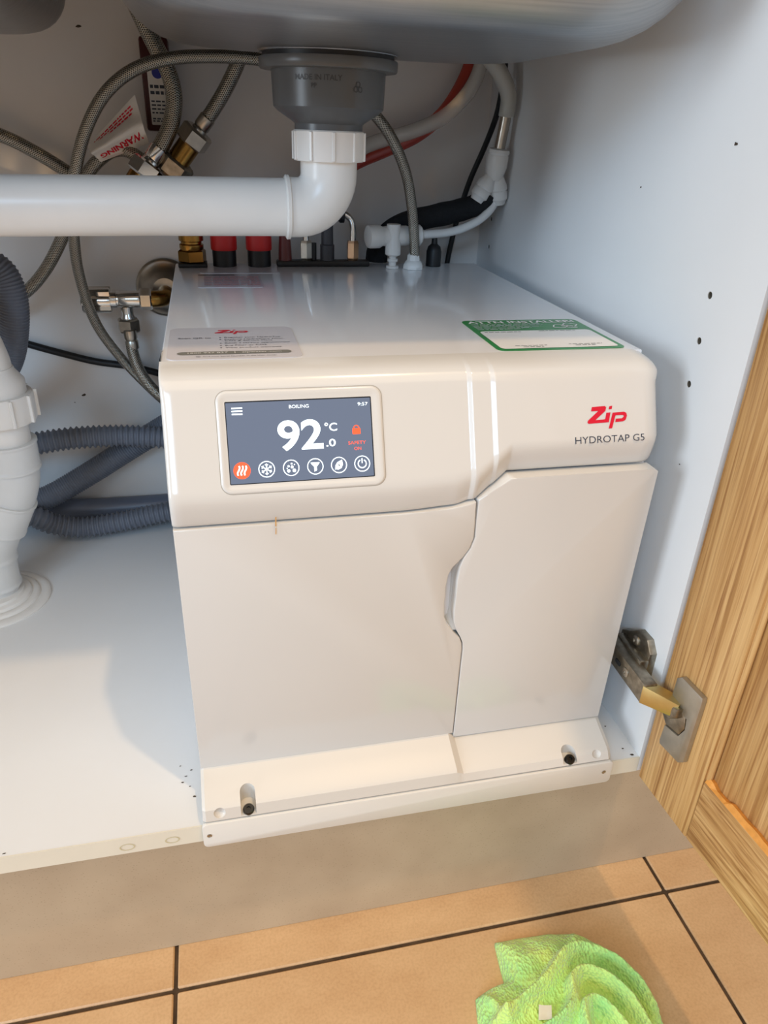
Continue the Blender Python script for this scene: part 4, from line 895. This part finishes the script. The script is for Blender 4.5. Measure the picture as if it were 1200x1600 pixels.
def tag_text(s, bb, a0, a1, hh, bold):
    o = text('lettering', s, Matrix.Identity(4), 0, 0, 1.0, 'ink_red', None, bold=bold); me = o.data; off = o.location.copy()
    q = [v.co + off for v in me.vertices]; x0 = min(v.x for v in q); x1 = max(v.x for v in q); out = []
    for v in q:
        a = a0 + (a1 - a0) * (v.x - x0) / (x1 - x0); b = bb - hh * v.y
        i = min(NU - 1e-6, max(0, a * NU)); j = min(NV - 1e-6, max(0, b * NV)); i0, j0 = int(i), int(j); fi, fj = i - i0, j - j0
        g = lambda I, J: tg_v[I * (NV + 1) + J]
        p = (g(i0, j0) * (1 - fi) + g(i0 + 1, j0) * fi) * (1 - fj) + (g(i0, j0 + 1) * (1 - fi) + g(i0 + 1, j0 + 1) * fi) * fj
        out.append(p + Vector((0, -.0006, 0)))
    ff = [tuple(p.vertices) for p in me.polygons]; bpy.data.objects.remove(o, do_unlink=True); put('lettering', out, ff, 'ink_red', pt)
tag_text('WARNING', .70, .06, .92, -.17, .03)
tp_v, tp_f = [], []
for row, (b0, a0, a1) in enumerate(((.10, .12, .88), (.17, .10, .80), (.24, .14, .60))):
    a = a0
    while a < a1:
        wl = random.uniform(.03, .08); q = []
        for aa, bb in ((a, b0), (min(a + wl, a1), b0), (min(a + wl, a1), b0 + .038), (a, b0 + .038)):
            i = min(NU, int(round(aa * NU))); fi = aa * NU; i0 = min(NU - 1, int(fi)); fi -= i0; fj = bb * NV; j0 = min(NV - 1, int(fj)); fj -= j0
            g = lambda I, J: tg_v[I * (NV + 1) + J]
            q.append((g(i0, j0) * (1 - fi) + g(i0 + 1, j0) * fi) * (1 - fj) + (g(i0, j0 + 1) * (1 - fi) + g(i0 + 1, j0 + 1) * fi) * fj + Vector((0, -.0007, 0)))
        k = len(tp_v); tp_v += q; tp_f.append((k, k + 1, k + 2, k + 3)); a += wl + .015
put('small_print', tp_v, tp_f, 'ink_red', pt)['kind'] = 'stuff'

# ---------------------------------------------------------------- green cloth on the tiles
def make_cloth():
    cx, cy = .292, -.118
    outl = [(.2480, -.0255), (.272, -.0260), (.300, -.0275), (.322, -.0330), (.341, -.0480), (.356, -.0700), (.3640, -.0960), (.364, -.125), (.357, -.165), (.330, -.200), (.285, -.215), (.235, -.200), (.207, -.165), (.2060, -.120), (.2110, -.085), (.2150, -.0690), (.2290, -.0640), (.2440, -.0625), (.2455, -.045)]
    NA, NR = 260, 90; V, F = [], []
    def outline(a):
        d = Vector((math.cos(a), math.sin(a))); best = None
        for (x0, y0), (x1, y1) in zip(outl, outl[1:] + outl[:1]):
            ax, ay, bx, by = x0 - cx, y0 - cy, x1 - cx, y1 - cy; den = d.x * (by - ay) - d.y * (bx - ax)
            if abs(den) < 1e-12: continue
            t = (ax * (by - ay) - ay * (bx - ax)) / den; s = (ax * d.y - ay * d.x) / den
            if t > 0 and -1e-6 <= s <= 1 + 1e-6: best = t if best is None else max(best, t)
        return best
    folds = [([(.356, -.128), (.352, -.095), (.336, -.070), (.318, -.0575), (.298, -.060), (.272, -.078), (.240, -.092), (.214, -.098)], .016, .0075, .0032),
             ([(.340, -.150), (.338, -.115), (.324, -.090), (.306, -.0790), (.292, -.085), (.286, -.100), (.270, -.112), (.236, -.120)], .017, .0065, .0030),
             ([(.322, -.150), (.318, -.122), (.306, -.104), (.294, -.106), (.288, -.122), (.286, -.150)], .015, .0060, .0030),
             ([(.361, -.140), (.360, -.100), (.350, -.072), (.334, -.050), (.312, -.036)], .010, .0090, .0060),
             ([(.2175, -.070), (.226, -.085), (.232, -.110)], .007, .0040, .0022)]
    FP = []
    for pts, h, w_in, w_out in folds: FP.append((resample(crom([(x, y, 0) for x, y in pts], 8), .003), h, w_in, w_out))
    def height(x, y, t):
        h = .014 * (1 - t ** 6) + .006 * (1 - t * t) + .0035
        p = Vector((x, y, 0))
        for path, hh, wi, wo in FP:
            bi = min(range(len(path)), key=lambda i: (path[i] - p).length_squared); q = path[bi]
            for nb in (bi - 1, bi + 1):
                if 0 <= nb < len(path):
                    sg = path[nb] - path[bi]; tt = max(0.0, min(1.0, (p - path[bi]).dot(sg) / sg.length_squared)); q2 = path[bi] + sg * tt
                    if (q2 - p).length < (q - p).length: q = q2
            tan = path[min(bi + 1, len(path) - 1)] - path[max(bi - 1, 0)]; side = tan.x * (p.y - q.y) - tan.y * (p.x - q.x)
            d = (p - q).length; w_ = wi if side > 0 else wo
            endf = sm(min(bi, len(path) - 1 - bi) / 4.0) * .9 + .1
            h += hh * endf * math.exp(-(d / w_) ** 2) * (1 - t ** 10)
        h += .0022 * noise.noise(Vector((x * 55, y * 55, .5))) + .0011 * noise.noise(Vector((x * 150, y * 150, 1.5)))
        return max(.0006, h * (1 - max(0, (t - .93) / .07) ** 3 * .8))
    R = [outline(2 * math.pi * k / NA) for k in range(NA)]
    for j in range(1, NR + 1):
        t = (j / NR) ** .9
        for k in range(NA):
            a = 2 * math.pi * k / NA; x = cx + R[k] * t * math.cos(a); y = cy + R[k] * t * math.sin(a); V.append((x, y, FZ + height(x, y, t)))
    V += [(cx + R[k] * math.cos(2 * math.pi * k / NA) * .995, cy + R[k] * math.sin(2 * math.pi * k / NA) * .995, FZ + .0002) for k in range(NA)]
    V.append((cx, cy, FZ + height(cx, cy, 0))); c = len(V) - 1
    for j in range(NR):
        for k in range(NA): F.append((j * NA + k, j * NA + (k + 1) % NA, (j + 1) * NA + (k + 1) % NA, (j + 1) * NA + k))
    for k in range(NA): F.append((c, k, (k + 1) % NA))
    F.append(tuple(NR * NA + k for k in range(NA)))
    e = thing('cleaning_cloth', (cx, cy, FZ), 'crumpled lime green microfibre cloth on the tiled floor', 'cloth')
    put('fabric', V, F, 'cloth', e, smooth=True)
    tz = FZ + height(.262, -.090, .5) + .003
    tv = []
    for i in range(5):
        for j in range(5): tv.append((.254 + i * .0026 + j * .0011, -.107 + j * .0026 - i * .0006, FZ + .0045 + max(height(.254 + i * .0026 + j * .0011, -.107 + j * .0026 - i * .0006, .6), .0)))
    put('care_label', tv, [(i * 5 + j, i * 5 + j + 1, i * 5 + j + 6, i * 5 + j + 5) for i in range(4) for j in range(4)], 'paper', e, smooth=True)
make_cloth()
